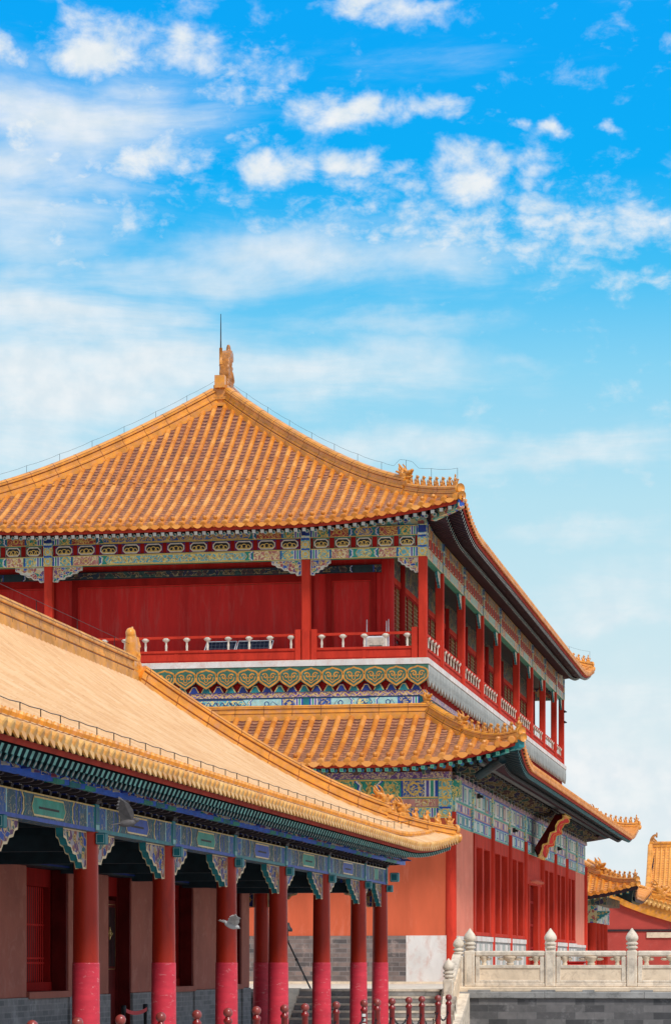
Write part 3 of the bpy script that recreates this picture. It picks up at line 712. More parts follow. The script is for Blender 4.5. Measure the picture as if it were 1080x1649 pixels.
def painted(pl, L, H, ga, gb, ends=2, rich='scroll_cyan', mid='scroll_pink', trim='gold', b0=0.):
    """a painted beam face: striped ends, medallion boxes, zigzag-ended centre with gilded scrolls"""
    b1 = b0 + H; g = H * .07
    pl.rect(0, L, b0, b1, 0, ga)
    pl.rect(0, L, b0, b0 + g, .003, trim); pl.rect(0, L, b1 - g, b1, .003, trim)
    seq = [(.16, 'blue'), (.08, 'white_paint'), (.16, 'green'), (.08, 'white_paint'), (.16, 'purple'), (.08, 'white_paint')]
    def stripes(a, s):
        x = a
        for wd, c in seq:
            x2 = x + s * wd * H; pl.rect(min(x, x2), max(x, x2), b0 + g, b1 - g, .004, c); x = x2
        return x
    x0 = stripes(0, 1); x1 = stripes(L, -1)
    if ends > 1 and (x1 - x0) > H * 6:
        for s, x in ((1, x0), (-1, x1)):
            y = x + s * H * 1.15; pl.rect(min(x, y), max(x, y), b0 + g, b1 - g, .004, rich)
            cx, cy, r = (x + y) / 2, (b0 + b1) / 2, H * .30
            pl.ribbon([(cx + r * math.cos(k * math.pi / 6), cy + r * math.sin(k * math.pi / 6)) for k in range(12)], H * .09, .007, trim, True)
            pl.ribbon([(cx + r * 1.4, cy), (cx, cy + r * 1.25), (cx - r * 1.4, cy), (cx, cy - r * 1.25)], H * .06, .009, trim, True)
        x0 += H * 1.15; x1 -= H * 1.15
        pl.rect(x0, x0 + H * .12, b0 + g, b1 - g, .004, 'blue'); pl.rect(x1 - H * .12, x1, b0 + g, b1 - g, .004, 'blue'); x0 += H * .2; x1 -= H * .2
    S = x1 - x0; zl = min(S * .27, H * 2.6)
    for s, a in ((1, x0), (-1, x1)):
        e = a + s * zl; pl.rect(min(a, e), max(a, e), b0 + g, b1 - g, .004, mid)
        cx, cy = a + s * zl * .5, (b0 + b1) / 2
        pl.ribbon([(cx + H * .2 * math.cos(k * math.pi / 5), cy + H * .2 * math.sin(k * math.pi / 5)) for k in range(10)], H * .08, .007, trim, True)
        pl.ribbon([(a + s * H * .2, b0 + H * .3), (a + s * zl * .3, b0 + H * .72), (a + s * zl * .4, b0 + H * .3)], H * .05, .007, trim)
        for k, c in enumerate(('blue', 'white_paint', gb)): zig(pl, e + s * H * .10 * k, b0 + g, b1 - g, s, H * .10, .006 + .001 * k, c)
    m0, m1 = x0 + zl + H * .65, x1 - zl - H * .65
    if m1 > m0:
        h = H - 2 * g
        hexa = [(m0, b0 + g + h * .5), (m0 + h * .3, b0 + g + h * .06), (m1 - h * .3, b0 + g + h * .06), (m1, b0 + g + h * .5), (m1 - h * .3, b1 - g - h * .06), (m0 + h * .3, b1 - g - h * .06)]
        pl.poly(hexa, .006, gb); pl.ribbon(hexa, H * .07, .008, trim, True)
        curl(pl, m0 + h * .5, m1 - h * .5, b0 + g + h * .1, b1 - g - h * .1, .009, trim, H * .075)

def bracket_board(name, Lb, Hb, m, rim, th=.07):
    """carved spandrel board beside a column head: along +X from the column, hanging down from z = 0"""
    b = MB(); out = [(0, 0), (Lb, 0), (Lb * .97, -Hb * .22), (Lb * .86, -Hb * .27), (Lb * .80, -Hb * .42), (Lb * .66, -Hb * .46), (Lb * .58, -Hb * .62), (Lb * .44, -Hb * .64), (Lb * .36, -Hb * .82), (Lb * .20, -Hb * .82), (Lb * .14, -Hb * 1.0), (0, -Hb)]
    b.prism(out, (0, th / 2, 0), (1, 0, 0), (0, -1, 0), th, m, side='teal')
    cx, cy = Lb * .32, -Hb * .36
    for s, y in ((-1, -th / 2 - .004), (1, th / 2 + .004)):
        pl = Pl(b, (0, y, 0), (1, 0, 0), (0, s, 0))
        pl.ribbon(out, Hb * .075, 0, rim, True)
        for (px, py, r) in ((.22, -.30, .16), (.52, -.24, .13), (.16, -.66, .11), (.76, -.14, .08)):
            pl.ribbon([(Lb * px + Hb * r * (t / 11) * math.cos(t * .8), Hb * py + Hb * r * (t / 11) * math.sin(t * .8)) for t in range(14)], Hb * .045, .002, 'gold')
    return b.data(name)

def bracket_set(name, wd, pr, ht, cols):
    """cap-block and arm cluster, projecting toward -Y, standing on z = 0"""
    b = MB(); c0, c1, c2, rim = cols
    def block(x, y, z, s, h, c):
        t = s * .72
        b.mesh([(x - t / 2, y - t / 2, z), (x + t / 2, y - t / 2, z), (x + t / 2, y + t / 2, z), (x - t / 2, y + t / 2, z),
                (x - s / 2, y - s / 2, z + h * .45), (x + s / 2, y - s / 2, z + h * .45), (x + s / 2, y + s / 2, z + h * .45), (x - s / 2, y + s / 2, z + h * .45),
                (x - s / 2, y - s / 2, z + h), (x + s / 2, y - s / 2, z + h), (x + s / 2, y + s / 2, z + h), (x - s / 2, y + s / 2, z + h)],
               [(0, 1, 5, 4), (1, 2, 6, 5), (2, 3, 7, 6), (3, 0, 4, 7), (4, 5, 9, 8), (5, 6, 10, 9), (6, 7, 11, 10), (7, 4, 8, 11), (8, 9, 10, 11), (3, 2, 1, 0)], c)
        b.box(x - s / 2 - .003, x + s / 2 + .003, y - s / 2 - .003, y + s / 2 + .003, z + h * .88, z + h * .97, rim)
    def arm(L, y, z, h, c, along='x', x=0):
        o = [(-L / 2, h), (-L / 2, h * .45), (-L * .42, h * .15), (-L * .30, 0), (L * .30, 0), (L * .42, h * .15), (L / 2, h * .45), (L / 2, h)]
        if along == 'x':
            b.prism(o, (x, y + .035, z), (1, 0, 0), (0, -1, 0), .07, c)
            pl = Pl(b, (x, y - .038, z), (1, 0, 0), (0, -1, 0)); pl.ribbon(o, h * .12, 0, rim, True)
        else: b.prism(o, (x - .035, y, z), (0, 1, 0), (1, 0, 0), .07, c)
    u = ht / 3
    block(0, 0, 0, wd * .30, u * .8, c0)
    arm(wd * .62, 0, u * .7, u * .6, c1); arm(pr * 1.1, -pr * .25, u * .7, u * .6, c0, 'y')
    for x in (-.28, .28): block(x * wd, 0, u * 1.3, wd * .17, u * .4, c0)
    block(0, -pr * .55, u * 1.3, wd * .17, u * .4, c2)
    arm(wd * .9, -.0, u * 1.7, u * .6, c0); arm(wd * .62, -pr * .55, u * 1.7, u * .6, c1); arm(pr * 1.7, -pr * .35, u * 1.7, u * .6, c2, 'y')
    for x in (-.4, 0, .4): block(x * wd, 0, u * 2.3, wd * .15, u * .4, c1)
    for x in (-.26, 0, .26): block(x * wd, -pr * .55, u * 2.3, wd * .15, u * .4, c0)
    arm(wd * .5, -pr, u * 2.3, u * .6, c1)
    b.prism([(0, 0), (pr * .5, -u * .25), (pr * .5, u * .05), (0, u * .5)], (-.03, -pr * .8, u * 2.0), (0, -1, 0), (1, 0, 0), .06, c2)
    return b.data(name)

def lattice(name, wd, ht, frame, bars, back, nx, ny, lower=.3, diamond=False):
    """a panelled leaf: frame, lattice above, plain panel below; front faces -Y"""
    b = MB(); f = .07
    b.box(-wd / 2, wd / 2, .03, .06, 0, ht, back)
    for x in (-wd / 2, wd / 2 - f): b.box(x, x + f, -.03, .03, 0, ht, frame)
    zl = ht * lower
    for z in (0, zl - f, zl + .14, ht - f): b.box(-wd / 2 + f, wd / 2 - f, -.03, .028, z, z + f, frame)
    if lower > .02:
        b.box(-wd / 2 + f, wd / 2 - f, -.005, .02, f, zl - f, frame)
        Pl(b, (0, -.01, 0), (1, 0, 0), (0, -1, 0)).ribbon([(-wd * .28, f * 2), (wd * .28, f * 2), (wd * .28, zl - f * 2), (-wd * .28, zl - f * 2)], .03, 0, 'gold', True)
    z0, z1, x0, x1 = zl + .14 + f, ht - f, -wd / 2 + f, wd / 2 - f
    for i in range(1, nx): x = x0 + (x1 - x0) * i / nx; b.box(x - .014, x + .014, -.018, .018, z0, z1, bars)
    for j in range(1, ny): z = z0 + (z1 - z0) * j / ny; b.box(x0, x1, -.014, .014, z - .012, z + .012, bars)
    return b.data(name)

# ================================================================== the two-storey pavilion
XF, YE = -11.79, 79.17                       # corner column of the upper gallery
BAYS = [3.65, 5.15, 5.15, 5.15, 6.4, 5.15, 5.15, 5.15, 3.65]
CY = [YE]
for b_ in BAYS: CY.append(CY[-1] + b_)
LY = CY[-1] - YE
CXS = [XF, XF - 3.64, XF - 11.89, XF - 15.53]
XL, YB = CXS[-1], CY[-1]
pav = thing('pavilion', ((XF + XL) / 2, (YE + YB) / 2, -.65), 'two-storey red palace pavilion with orange tiled hip roofs and an upper gallery', 'pavilion')

# ---- upper roof
E1 = 1.35
UR = dict(z0=13.42, H=5.53, q=.32, flare=.62, out=.08)
Wd, Ln = (XF - XL) + 2 * E1, LY + 2 * E1
UA, UV_ = Wd / 2, 7.78
s_end = Slope((XL - E1, YE - E1), (1, 0), (0, 1), Wd, UV_, UA, fl=.62, **UR)
s_fac = Slope((XF + E1, YE - E1), (0, 1), (-1, 0), Ln, UA, UV_, fl=.62, **UR)
s_far = Slope((XF + E1, YB + E1), (-1, 0), (0, -1), Wd, UV_, UA, fl=.62, **UR)
s_bak = Slope((XL - E1, YB + E1), (0, -1), (1, 0), Ln, UA, UV_, fl=.62, **UR)
roof = MB()
for s in (s_end, s_fac, s_far, s_bak):
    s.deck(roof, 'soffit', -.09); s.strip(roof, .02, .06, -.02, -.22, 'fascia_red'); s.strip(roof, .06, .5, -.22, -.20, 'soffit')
roof = roof.build('upper_roof', pav)
def slope_parts(s, parent, sp, r, tl, mt, mp, knob, cap=None, **kw):
    t, p = s.tiles(sp, r, tl, mt, mp, knob, cap=cap, **kw); t.build('tube_tiles', parent); p.build('pan_tiles', parent)
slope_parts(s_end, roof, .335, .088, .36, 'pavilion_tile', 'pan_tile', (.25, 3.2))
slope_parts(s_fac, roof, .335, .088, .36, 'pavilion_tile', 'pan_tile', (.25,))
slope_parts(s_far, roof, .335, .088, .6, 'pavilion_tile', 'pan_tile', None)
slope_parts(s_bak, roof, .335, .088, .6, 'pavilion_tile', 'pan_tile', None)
rf = MB()
for s in (s_end, s_fac):
    s.rafters(.26, .10, .95, -.30, .11, rf, 'soffit', 'grey_board', ins=None); s.rafters(.26, .58, 2.2, -.50, .13, rf, 'soffit', 'grey_board', True, ins='teal')
rf.build('rafters', roof)
apex0 = s_end.P(UA, UV_); apex1 = s_far.P(UA, UV_)
mb = MB(); ridge(mb, [apex0 + Vector((0, .3, -.02)) + Vector((0, (apex1.y - apex0.y - .6) * i / 20, 0)) for i in range(21)], .34, .75, 'ridge_glaze')
mr_ = mb.build('main_ridge', pav)
for p, d in ((apex0 + Vector((0, .62, .25)), (0, 1)), (apex1 + Vector((0, -.62, .25)), (0, -1))):
    spawn(CH, 'ridge_dragon', mr_, p, d, 1.30).scale = (1.25, 1.25, 1.6)
hip_set(pav, s_end, s_end.L, .36, .50, .215, 7, .31, .60, 'ridge_glaze')
hip_set(pav, s_end, 0, .36, .50, .215, 7, .31, .60, 'ridge_glaze')
hip_set(pav, s_fac, s_fac.L, .36, .50, .215, 7, .31, .60, 'ridge_glaze')
hip_set(pav, s_bak, 0, .36, .50, .215, 7, .31, .60, 'ridge_glaze')
# seat of the ridge dragon where the hips meet, and the lightning rod
mb = MB(); a = apex0
mb.box(a.x - .24, a.x + .24, a.y - .30, a.y + .5, a.z - .28, a.z + .42, 'ridge_glaze'); mb.box(a.x - .30, a.x + .30, a.y - .38, a.y - .2, a.z - .30, a.z - .2, 'ridge_glaze')
mb.box(a.x - .28, a.x + .28, a.y - .36, a.y - .22, a.z - .08, a.z + .02, 'beast_glaze'); mb.box(a.x - .17, a.x + .17, a.y - .45, a.y - .2, a.z + .3, a.z + .72, 'ridge_glaze')
mb.build('ridge_seat', pav)
mb = MB(); mb.tube([a + Vector((-.08, .1, 1.2)), a + Vector((-.08, .1, 1.75))], .055, 'beast_glaze', 8)
mb.tube([a + Vector((-.08, .1, 1.7)), a + Vector((-.08, .1, 2.9))], [.026, .010], 'metal_dark', 6)
mb.build('lightning_rod', pav)

# ---- upper storey: frame of beams, boards and columns
ZF, ZCT, ZB2, ZR, ZB1 = 9.33, 12.44, 12.77, 13.10, 13.42     # floor, column top, lower beam top, red board top, upper beam top
def faces():
    """the two visible sides of a storey as (list of bay limits along the wall, plane factory)"""
colm = MB(); colm.bbox(-.13, .13, -.13, .13, 0, ZCT - ZF + .02, 'red_paint', .02); colm = colm.data('column')
post = MB(); post.bbox(-.10, .10, -.10, .10, 0, .98, 'red_paint', .02); post = post.data('newel')
q_up = bracket_board('bracket_board', .95, .46, 'mural_bracket', 'cream_paint')
q_fac = bracket_board('bracket_board', .62, .46, 'cream_paint', 'grey_board')
q_up2 = bracket_board('bracket_board', .62, .46, 'mural_bracket', 'cream_paint')
bal = MB()
bal.lathe((0, 0, 0), [(.045, 0), (.048, .03), (.030, .06), (.042, .16), (.028, .25), (.036, .30), (.10, .34), (.125, .38), (.11, .42), (.06, .44)], 'cream_paint', 10)
bal.v = [(x, y * .55, z) for x, y, z in bal.v]; bal = bal.data('baluster')
def vent_mesh(wd):
    b = MB(); pl = Pl(b, (0, 0, 0), (1, 0, 0), (0, -1, 0)); H = .25; r = .075; x = wd / 2
    out = [(-x, -H / 2 + r), (-x + r, -H / 2), (x - r, -H / 2), (x, -H / 2 + r), (x, H / 2 - r), (x - r, H / 2), (-x + r, H / 2), (-x, H / 2 - r)]
    pl.ribbon([(-x - .035, -H / 2 - .022), (x + .035, -H / 2 - .022), (x + .035, H / 2 + .022), (-x - .035, H / 2 + .022)], .035, .003, 'deep_blue' if wd > .44 else 'green', True); pl.poly(out, .006, 'black'); pl.ribbon(out, .04, .012, 'cream_paint', True)
    for cx in (-x * .5, 0, x * .5):
        k = .075 if cx else .095
        pl.ribbon([(cx + k * math.cos(t * math.pi / 7), -H * .28 + k * 1.25 * math.sin(t * math.pi / 7)) for t in range(8)], .024, .010, 'gold')
    pl.ribbon([(-x + .03, -H * .36), (x - .03, -H * .36)], .035, .011, 'gold')
    return b.data('carved_vent')
vf = MB(); pl = Pl(vf, (0, 0, 0), (1, 0, 0), (0, -1, 0)); pl.rect(-.12, .12, -.12, .12, .003, 'maroon'); pl.ribbon([(-.12, -.13), (.12, -.13), (.12, .13), (-.12, .13)], .045, .006, 'cream_paint', True); vf = vf.data('carved_vent')
vents = {k: vent_mesh(k) for k in (.42, .50)}
def side_beams(axis, lim, root):
    """axis 'e': end face looking to -Y, lim along X; axis 'f': facade looking to +X, lim along Y"""
    for a0, a1 in zip(lim[:-1], lim[1:]):
        L = a1 - a0 - .30
        if axis == 'e': o, u, n, rz = Vector((a0 + .15, YE - .11, 0)), Vector((1, 0, 0)), Vector((0, -1, 0)), 0
        else: o, u, n, rz = Vector((XF + .11, a0 + .15, 0)), Vector((0, 1, 0)), Vector((1, 0, 0)), R(90)
        up = Vector((0, 0, 1))
        mb = MB(); mid = o + u * (L / 2) - n * .11
        mb.obox(mid + up * ((ZCT + ZB2) / 2), u * L / 2, n * .108, up * ((ZB2 - ZCT) / 2), 'green')
        painted(Pl(mb, o + up * ZCT, u, n), L, ZB2 - ZCT - .01, 'pale_cyan' if axis == 'f' else 'green', 'scroll_cyan' if axis == 'e' else 'pale_cyan', rich='scroll_cyan', mid='scroll_pink')
        mb.build('painted_beam', root)
        mb = MB(); rec = .045 if axis == 'e' else -.004
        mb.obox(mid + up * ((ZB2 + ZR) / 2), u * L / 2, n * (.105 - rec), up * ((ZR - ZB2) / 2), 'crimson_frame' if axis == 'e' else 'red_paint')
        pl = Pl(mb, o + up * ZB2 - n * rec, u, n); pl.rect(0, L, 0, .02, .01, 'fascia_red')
        vb = mb.build('red_board', root)
        nv = max(4, int(round(L / .70))) if axis == 'e' else max(4, int(round(L / .62)))
        for k in range(nv):
            p = o + u * (L * (k + .5) / nv) + up * ((ZB2 + ZR) / 2) - n * rec
            put('carved_vent', vf if axis == 'f' else vents[.42 if (L / nv) < .68 else .50], vb, p, rz, world=False)
        mb = MB(); mb.obox(mid + up * ((ZR + ZB1) / 2 + .004), u * L / 2, n * .10, up * ((ZB1 - ZR) / 2), 'teal')
        painted(Pl(mb, o + up * (ZR + .008) - n * .005, u, n), L, ZB1 - ZR - .02, 'teal', 'scroll_blue', rich='scroll_green', mid='scroll_red')
        mb.build('painted_beam', root)
def column_head(p, n, root):
    mb = MB(); u = Vector((-n.y, n.x, 0)); up = Vector((0, 0, 1))
    mb.obox(Vector((p[0], p[1], (ZCT + ZB1) / 2 + .01)), u * .148, n * .148, up * ((ZB1 - ZCT) / 2), 'scroll_cyan')
    for nn in (Vector((0, -1, 0)), Vector((1, 0, 0))):
        uu = Vector((-nn.y, nn.x, 0)); pl = Pl(mb, Vector((p[0], p[1], ZCT)) + nn * .149 - uu * .148, uu, nn)
        for b0, b1, c in ((0.02, .05, 'gold'), (.07, .27, 'gold'), (.29, .34, 'blue'), (.36, .56, 'gold'), (.60, .66, 'blue'), (.68, .72, 'white_paint'), (.74, .96, 'deep_blue')): pl.rect(.02, .276, b0, b1, .003, c)
        for b in (.17, .46): pl.ribbon([(.148 + .08 * math.cos(t * math.pi / 5), b + .08 * math.sin(t * math.pi / 5)) for t in range(10)], .03, .006, 'pale_cyan', True)
    mb.build('column_head', root)
up_end = list(reversed(CXS)); up_fac = CY
side_beams('e', up_end, pav); side_beams('f', up_fac, pav)
# back and far sides stay plain
mb = MB(); mb.box(XL - .1, XL + .1, YE + .2, YB, ZCT, ZB1, 'mural_beam'); mb.box(XL + .2, XF - .2, YB - .1, YB + .1, ZCT, ZB1, 'mural_beam'); mb.build('rear_beams', pav)
def q_pair(p, rz, left, right, root, L=True, Rr=True):
    pass
for x in CXS:
    for y in (YE, YB):
        put('column', colm, pav, (x, y, ZF))
for y in CY[1:-1]:
    for x in (XF, XL): put('column', colm, pav, (x, y, ZF))
for i, x in enumerate(CXS):
    column_head((x, YE), Vector((0, -1, 0)), pav)
    if i < 3:   # board to the left of the column
        o = put('bracket_board', q_up if 0 < i else q_up2, pav, (x - .15, YE, ZCT - .005)); o.scale.x = -1 if True else 1
    if i > 0: o = put('bracket_board', q_up2 if i == 1 else q_up, pav, (x + .15, YE, ZCT - .005))
for i, y in enumerate(CY):
    if i: column_head((XF, y), Vector((1, 0, 0)), pav)
    if i < len(CY) - 1: put('bracket_board', q_fac, pav, (XF, y + .15, ZCT - .005), R(90))
    if i > 0: o = put('bracket_board', q_fac, pav, (XF, y - .15, ZCT - .005), R(90)); o.scale.x = -1
# dark gap and dougong between the upper beam and the rafters
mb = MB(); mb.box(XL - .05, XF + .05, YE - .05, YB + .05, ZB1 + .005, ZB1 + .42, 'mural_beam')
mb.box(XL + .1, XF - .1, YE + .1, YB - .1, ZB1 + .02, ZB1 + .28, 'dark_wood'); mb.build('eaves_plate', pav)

# gallery floor, railings
mb = MB(); mb.box(XL - .22, XF + .22, YE - .22, YB + .22, ZF - .19, ZF - .02, 'white_plaster'); mb.box(XL - .18, XF + .18, YE - .18, YB + .18, ZF - .02, ZF + .002, 'cream_paint')
mb.build('gallery_floor', pav)
def rail(axis, lim, fixed, root):
    for a0, a1 in zip(lim[:-1], lim[1:]):
        L = a1 - a0 - .30
        if axis == 'e': o, u, n, rz = Vector((a0 + .15, fixed, ZF)), Vector((1, 0, 0)), Vector((0, -1, 0)), 0
        else: o, u, n, rz = Vector((fixed, a0 + .15, ZF)), Vector((0, 1, 0)), Vector((1, 0, 0)), R(90)
        up = Vector((0, 0, 1)); c = o + u * L / 2; mb = MB()
        mb.obox(c + up * .17, u * L / 2, n * .05, up * .165, 'red_paint'); mb.obox(c + up * .35, u * L / 2, n * .075, up * .035, 'red_paint')
        mb.obox(c + up * .795, u * L / 2, n * .045, up * .04, 'red_paint')
        pl = Pl(mb, o + n * .053, u, n)
        for k in range(int(L / 2.0) + 1):
            w2 = L / (int(L / 2.0) + 1); pl.ribbon([(k * w2 + .06, .05), ((k + 1) * w2 - .06, .05), ((k + 1) * w2 - .06, .28), (k * w2 + .06, .28)], .02, 0, 'crimson_frame', True)
        for s in (.10, L - .10): mb.obox(o + u * s + up * .48, u * .09, n * .09, up * .48, 'red_paint')
        rl = mb.build('gallery_rail', root)
        nb = max(3, int(round(L / .66)))
        for k in range(nb): put('baluster', bal, rl, o + u * (L * (k + .5) / nb) + up * .36, rz, world=False)
rail('e', up_end, YE, pav); rail('f', up_fac, XF, pav)
mb = MB(); mb.box(XL - .05, XL + .05, YE + .2, YB - .2, ZF, ZF + .8, 'red_paint'); mb.box(XL + .2, XF - .2, YB - .05, YB + .05, ZF, ZF + .35, 'red_paint')
mb.box(XL + .2, XF - .2, YB - .04, YB + .04, ZF + .74, ZF + .82, 'red_paint'); mb.build('rear_rail', pav)

# walls of the upper room, set back behind the gallery
D = 1.28; X1, X2, Y1, Y2 = XF - D, XL + D, YE + D, YB - D
mb = MB(); mb.box(X2, X1 - .05, Y1 + .05, Y2, ZF, ZB1 + .3, 'crimson_wall'); mb.build('upper_wall', pav)
mb = MB(); mb.box(XL + .1, XF - .1, YE + .1, YB - .1, ZCT + .52, ZCT + .60, 'dark_teal'); mb.build('gallery_ceiling', pav)
# boarded end wall with frames and a lintel
mb = MB()
secs = [(X2, CXS[2] - .15), (CXS[2] + .15 - .9, CXS[2] + .5), (CXS[2] + .55, CXS[1] - .55), (CXS[1] + .20, CXS[1] + 2.0)]
for x0, x1 in ((X2 + .2, CXS[2] - .35), (CXS[2] + .55, CXS[1] - .20), (CXS[1] + .55, X1 - .55)):
    for fx0, fx1, fz0, fz1 in ((x0 - .16, x0, ZF, 12.2), (x1, x1 + .16, ZF, 12.2), (x0, x1, 11.98, 12.2)):
        mb.box(fx0, fx1, Y1 - .03, Y1 + .06, fz0, fz1, 'crimson_frame')
    Pl(mb, (x0, Y1 + .046, 0), (1, 0, 0), (0, -1, 0)).ribbon([(.05, ZF + .05), (x1 - x0 - .05, ZF + .05), (x1 - x0 - .05, 11.93), (.05, 11.93)], .03, .002, 'fascia_red', True)
mb.box(X2, X1, Y1 - .05, Y1 + .04, 12.2, 12.44, 'dark_teal')
L = X1 - X2
painted(Pl(mb, (X2, Y1 - .052, 12.2), (1, 0, 0), (0, -1, 0)), L, .24, 'dark_teal', 'mural_dark', rich='mural_dark', mid='dark_teal', trim='dark_teal')
mb.build('end_wall_frame', pav)
cin = MB(); cin.lathe((0, 0, 0), [(.24, 0), (.24, .1), (.215, .12), (.20, 3.4)], 'crimson_wall', 16); cin = cin.data('inner_column')
cin2 = MB(); cin2.lathe((0, 0, 0), [(.17, 0), (.16, 3.4)], 'crimson_frame', 14); cin2 = cin2.data('inner_column')
put('inner_column', cin, pav, (X1 - .02, Y1 + .0, ZF))
put('inner_column', cin, pav, (X2, Y1, ZF))
mb = MB()
for i, y in enumerate(CY[1:-1]): put('inner_column', cin2, pav, (X1, y, ZF))
put('inner_column', cin2, pav, (X1, Y2, ZF))
# lattice doors along the facade of the upper room
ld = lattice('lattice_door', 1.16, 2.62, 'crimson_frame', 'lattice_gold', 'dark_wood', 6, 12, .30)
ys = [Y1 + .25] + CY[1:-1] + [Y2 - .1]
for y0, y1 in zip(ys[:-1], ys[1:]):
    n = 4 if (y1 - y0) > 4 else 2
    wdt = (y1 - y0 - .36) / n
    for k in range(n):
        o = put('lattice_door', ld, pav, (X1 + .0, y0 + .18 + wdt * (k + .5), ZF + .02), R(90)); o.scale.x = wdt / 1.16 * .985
mb = MB(); mb.box(X1 - .06, X1 + .05, Y1, Y2, 11.98, 12.16, 'red_paint'); mb.box(X1 - .06, X1 + .03, Y1, Y2, 12.16, 13.0, 'mural_dark'); mb.build('transom', pav)

# ---- the band under the gallery: hanging cloud-head boards, dark brackets, painted strips
ZH1, ZH0 = ZF - .20, 8.46
def hang_mesh(wd, grey_face=False):
    b = MB(); h = ZH1 - ZH0; x = wd / 2
    out = [(-x, 0), (-x, -h * .62), (-x * .92, -h * .70), (-x * .62, -h * .80), (-x * .30, -h * .90), (0, -h), (x * .30, -h * .90), (x * .62, -h * .80), (x * .92, -h * .70), (x, -h * .62), (x, 0)]
    b.prism(out, (0, .03, 0), (1, 0, 0), (0, -1, 0), .06, 'grey_board' if grey_face else 'board_green')
    pl = Pl(b, (0, -.034, 0), (1, 0, 0), (0, -1, 0)); m = 'grey_board' if grey_face else 'ochre_line'
    k = x * .97
    arch = [(-k * math.cos(t * math.pi / 12) , -h * .42 + h * .30 * abs(math.sin(t * math.pi / 12)) ** .7 + (h * .04 if t == 6 else 0)) for t in range(13)]
    pl.ribbon(arch, h * .075, 0, m)
    low = [(-k, -h * .42), (-k * .95, -h * .60), (-k * .62, -h * .74), (-k * .30, -h * .84), (0, -h * .93), (k * .30, -h * .84), (k * .62, -h * .74), (k * .95, -h * .60), (k, -h * .42)]
    pl.ribbon(low, h * .075, .001, m)
    for s in (-1, 1):
        pl.ribbon([(s * (x * .36 + x * .30 * (1 - t / 13) * math.cos(t * .6 + .5)), -h * .42 + x * .30 * (1 - t / 13) * math.sin(t * .6 + .5)) for t in range(13)], h * .06, .002, m)
        pl.ribbon([(s * x * .72, -h * .42), (s * x * .60, -h * .60), (s * x * .3, -h * .66), (0, -h * .78)], h * .05, .002, m)
    pl.ribbon([(x * .16 * math.cos(t * math.pi / 4), -h * .56 + x * .2 * math.sin(t * math.pi / 4)) for t in range(8)], h * .04, .003, m, True)
    return b.data('hanging_board')
nE = 24; wE = (XF - XL + .40) / nE; hm = hang_mesh(wE * .995)
for k in range(nE): put('hanging_board', hm, pav, (XL - .20 + wE * (k + .5), YE - .17, ZH1))
nF = 68; wF = (LY + .40) / nF; hf = hang_mesh(wF * .985, True)  # facade boards and their lines all take one grey tone
for k in range(nF): put('hanging_board', hf, pav, (XF + .17, YE - .20 + wF * (k + .5), ZH1), R(90))
mb = MB(); mb.box(XL - .03, XF + .03, YE - .03, YB + .03, 8.36, ZH1 + .01, 'crimson_frame')
for k in range(40):      # dark spandrel pattern under the boards
    x = XL + (XF - XL) * (k + .5) / 40
    mb.prism([(-.18, 0), (-.06, .22), (.06, .22), (.18, 0)], (x, YE - .03, 8.36), (1, 0, 0), (0, -1, 0), .06, 'deep_blue' if k % 2 else 'teal'); 
    Pl(mb, (x, YE - .094, 8.36), (1, 0, 0), (0, -1, 0)).ribbon([(-.15, .02), (-.05, .19), (.05, .19), (.15, .02)], .025, 0, 'gold')
mb.box(XL - .06, XF + .06, YE - .06, YB + .06, 8.20, 8.36, 'scroll_purple'); mb.box(XL - .02, XF + .02, YE - .02, YB + .02, 7.5, 8.20, 'teal')
Pl(mb, (XL - .06, YE - .064, 8.20), (1, 0, 0), (0, -1, 0)).ribbon([(.1 + .12 * t, .08 + .05 * (1 if t % 2 else -1)) for t in range(130)], .03, 0, 'gold')
for k, (a0, a1) in enumerate(zip(up_end[:-1], up_end[1:])):
    painted(Pl(mb, (a0 + .1, YE - .023, 7.84), (1, 0, 0), (0, -1, 0)), a1 - a0 - .2, .34, 'pale_cyan', 'scroll_cyan', rich='scroll_blue', mid='pale_cyan', trim='deep_blue')
mb.build('band_under_gallery', pav)

# ---- skirt roof of the lower storey
E2 = 3.32; SV = 3.17
SK = dict(z0=5.92, H=1.68, q=.30, flare=.66, out=.10)
W2, L2 = (XF - XL) + 2 * E2, LY + 2 * E2
k_end = Slope((XL - E2, YE - E2), (1, 0), (0, 1), W2, SV, SV, fl=1.25, **SK)
k_fac = Slope((XF + E2, YE - E2), (0, 1), (-1, 0), L2, SV, SV, fl=1.25, **SK)
k_far = Slope((XF + E2, YB + E2), (-1, 0), (0, -1), W2, SV, SV, fl=1.25, **SK)
k_bak = Slope((XL - E2, YB + E2), (0, -1), (1, 0), L2, SV, SV, fl=1.25, **SK)
mb = MB()
for s in (k_end, k_fac, k_far, k_bak):
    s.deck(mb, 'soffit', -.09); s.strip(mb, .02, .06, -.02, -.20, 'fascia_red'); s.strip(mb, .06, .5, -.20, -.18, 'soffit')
skirt = mb.build('lower_roof', pav)
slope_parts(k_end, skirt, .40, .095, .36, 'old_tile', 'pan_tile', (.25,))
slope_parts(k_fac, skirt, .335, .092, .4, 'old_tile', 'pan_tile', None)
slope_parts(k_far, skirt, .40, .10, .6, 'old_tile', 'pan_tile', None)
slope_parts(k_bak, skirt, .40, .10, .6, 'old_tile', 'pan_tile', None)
rf = MB()
for s in (k_end, k_fac):
    f_ = s is k_fac; s.rafters(.27, .12, 1.0, -.28, .11, rf, 'dark_teal', 'teal' if f_ else 'rafter_end', ins=None if f_ else 'green'); s.rafters(.27, .62, 2.3, -.46, .13, rf, 'soffit', 'dark_teal' if f_ else 'teal', True, ins=None if f_ else 'blue')
rf.build('rafters', skirt)
mb = MB(); zt = 7.60
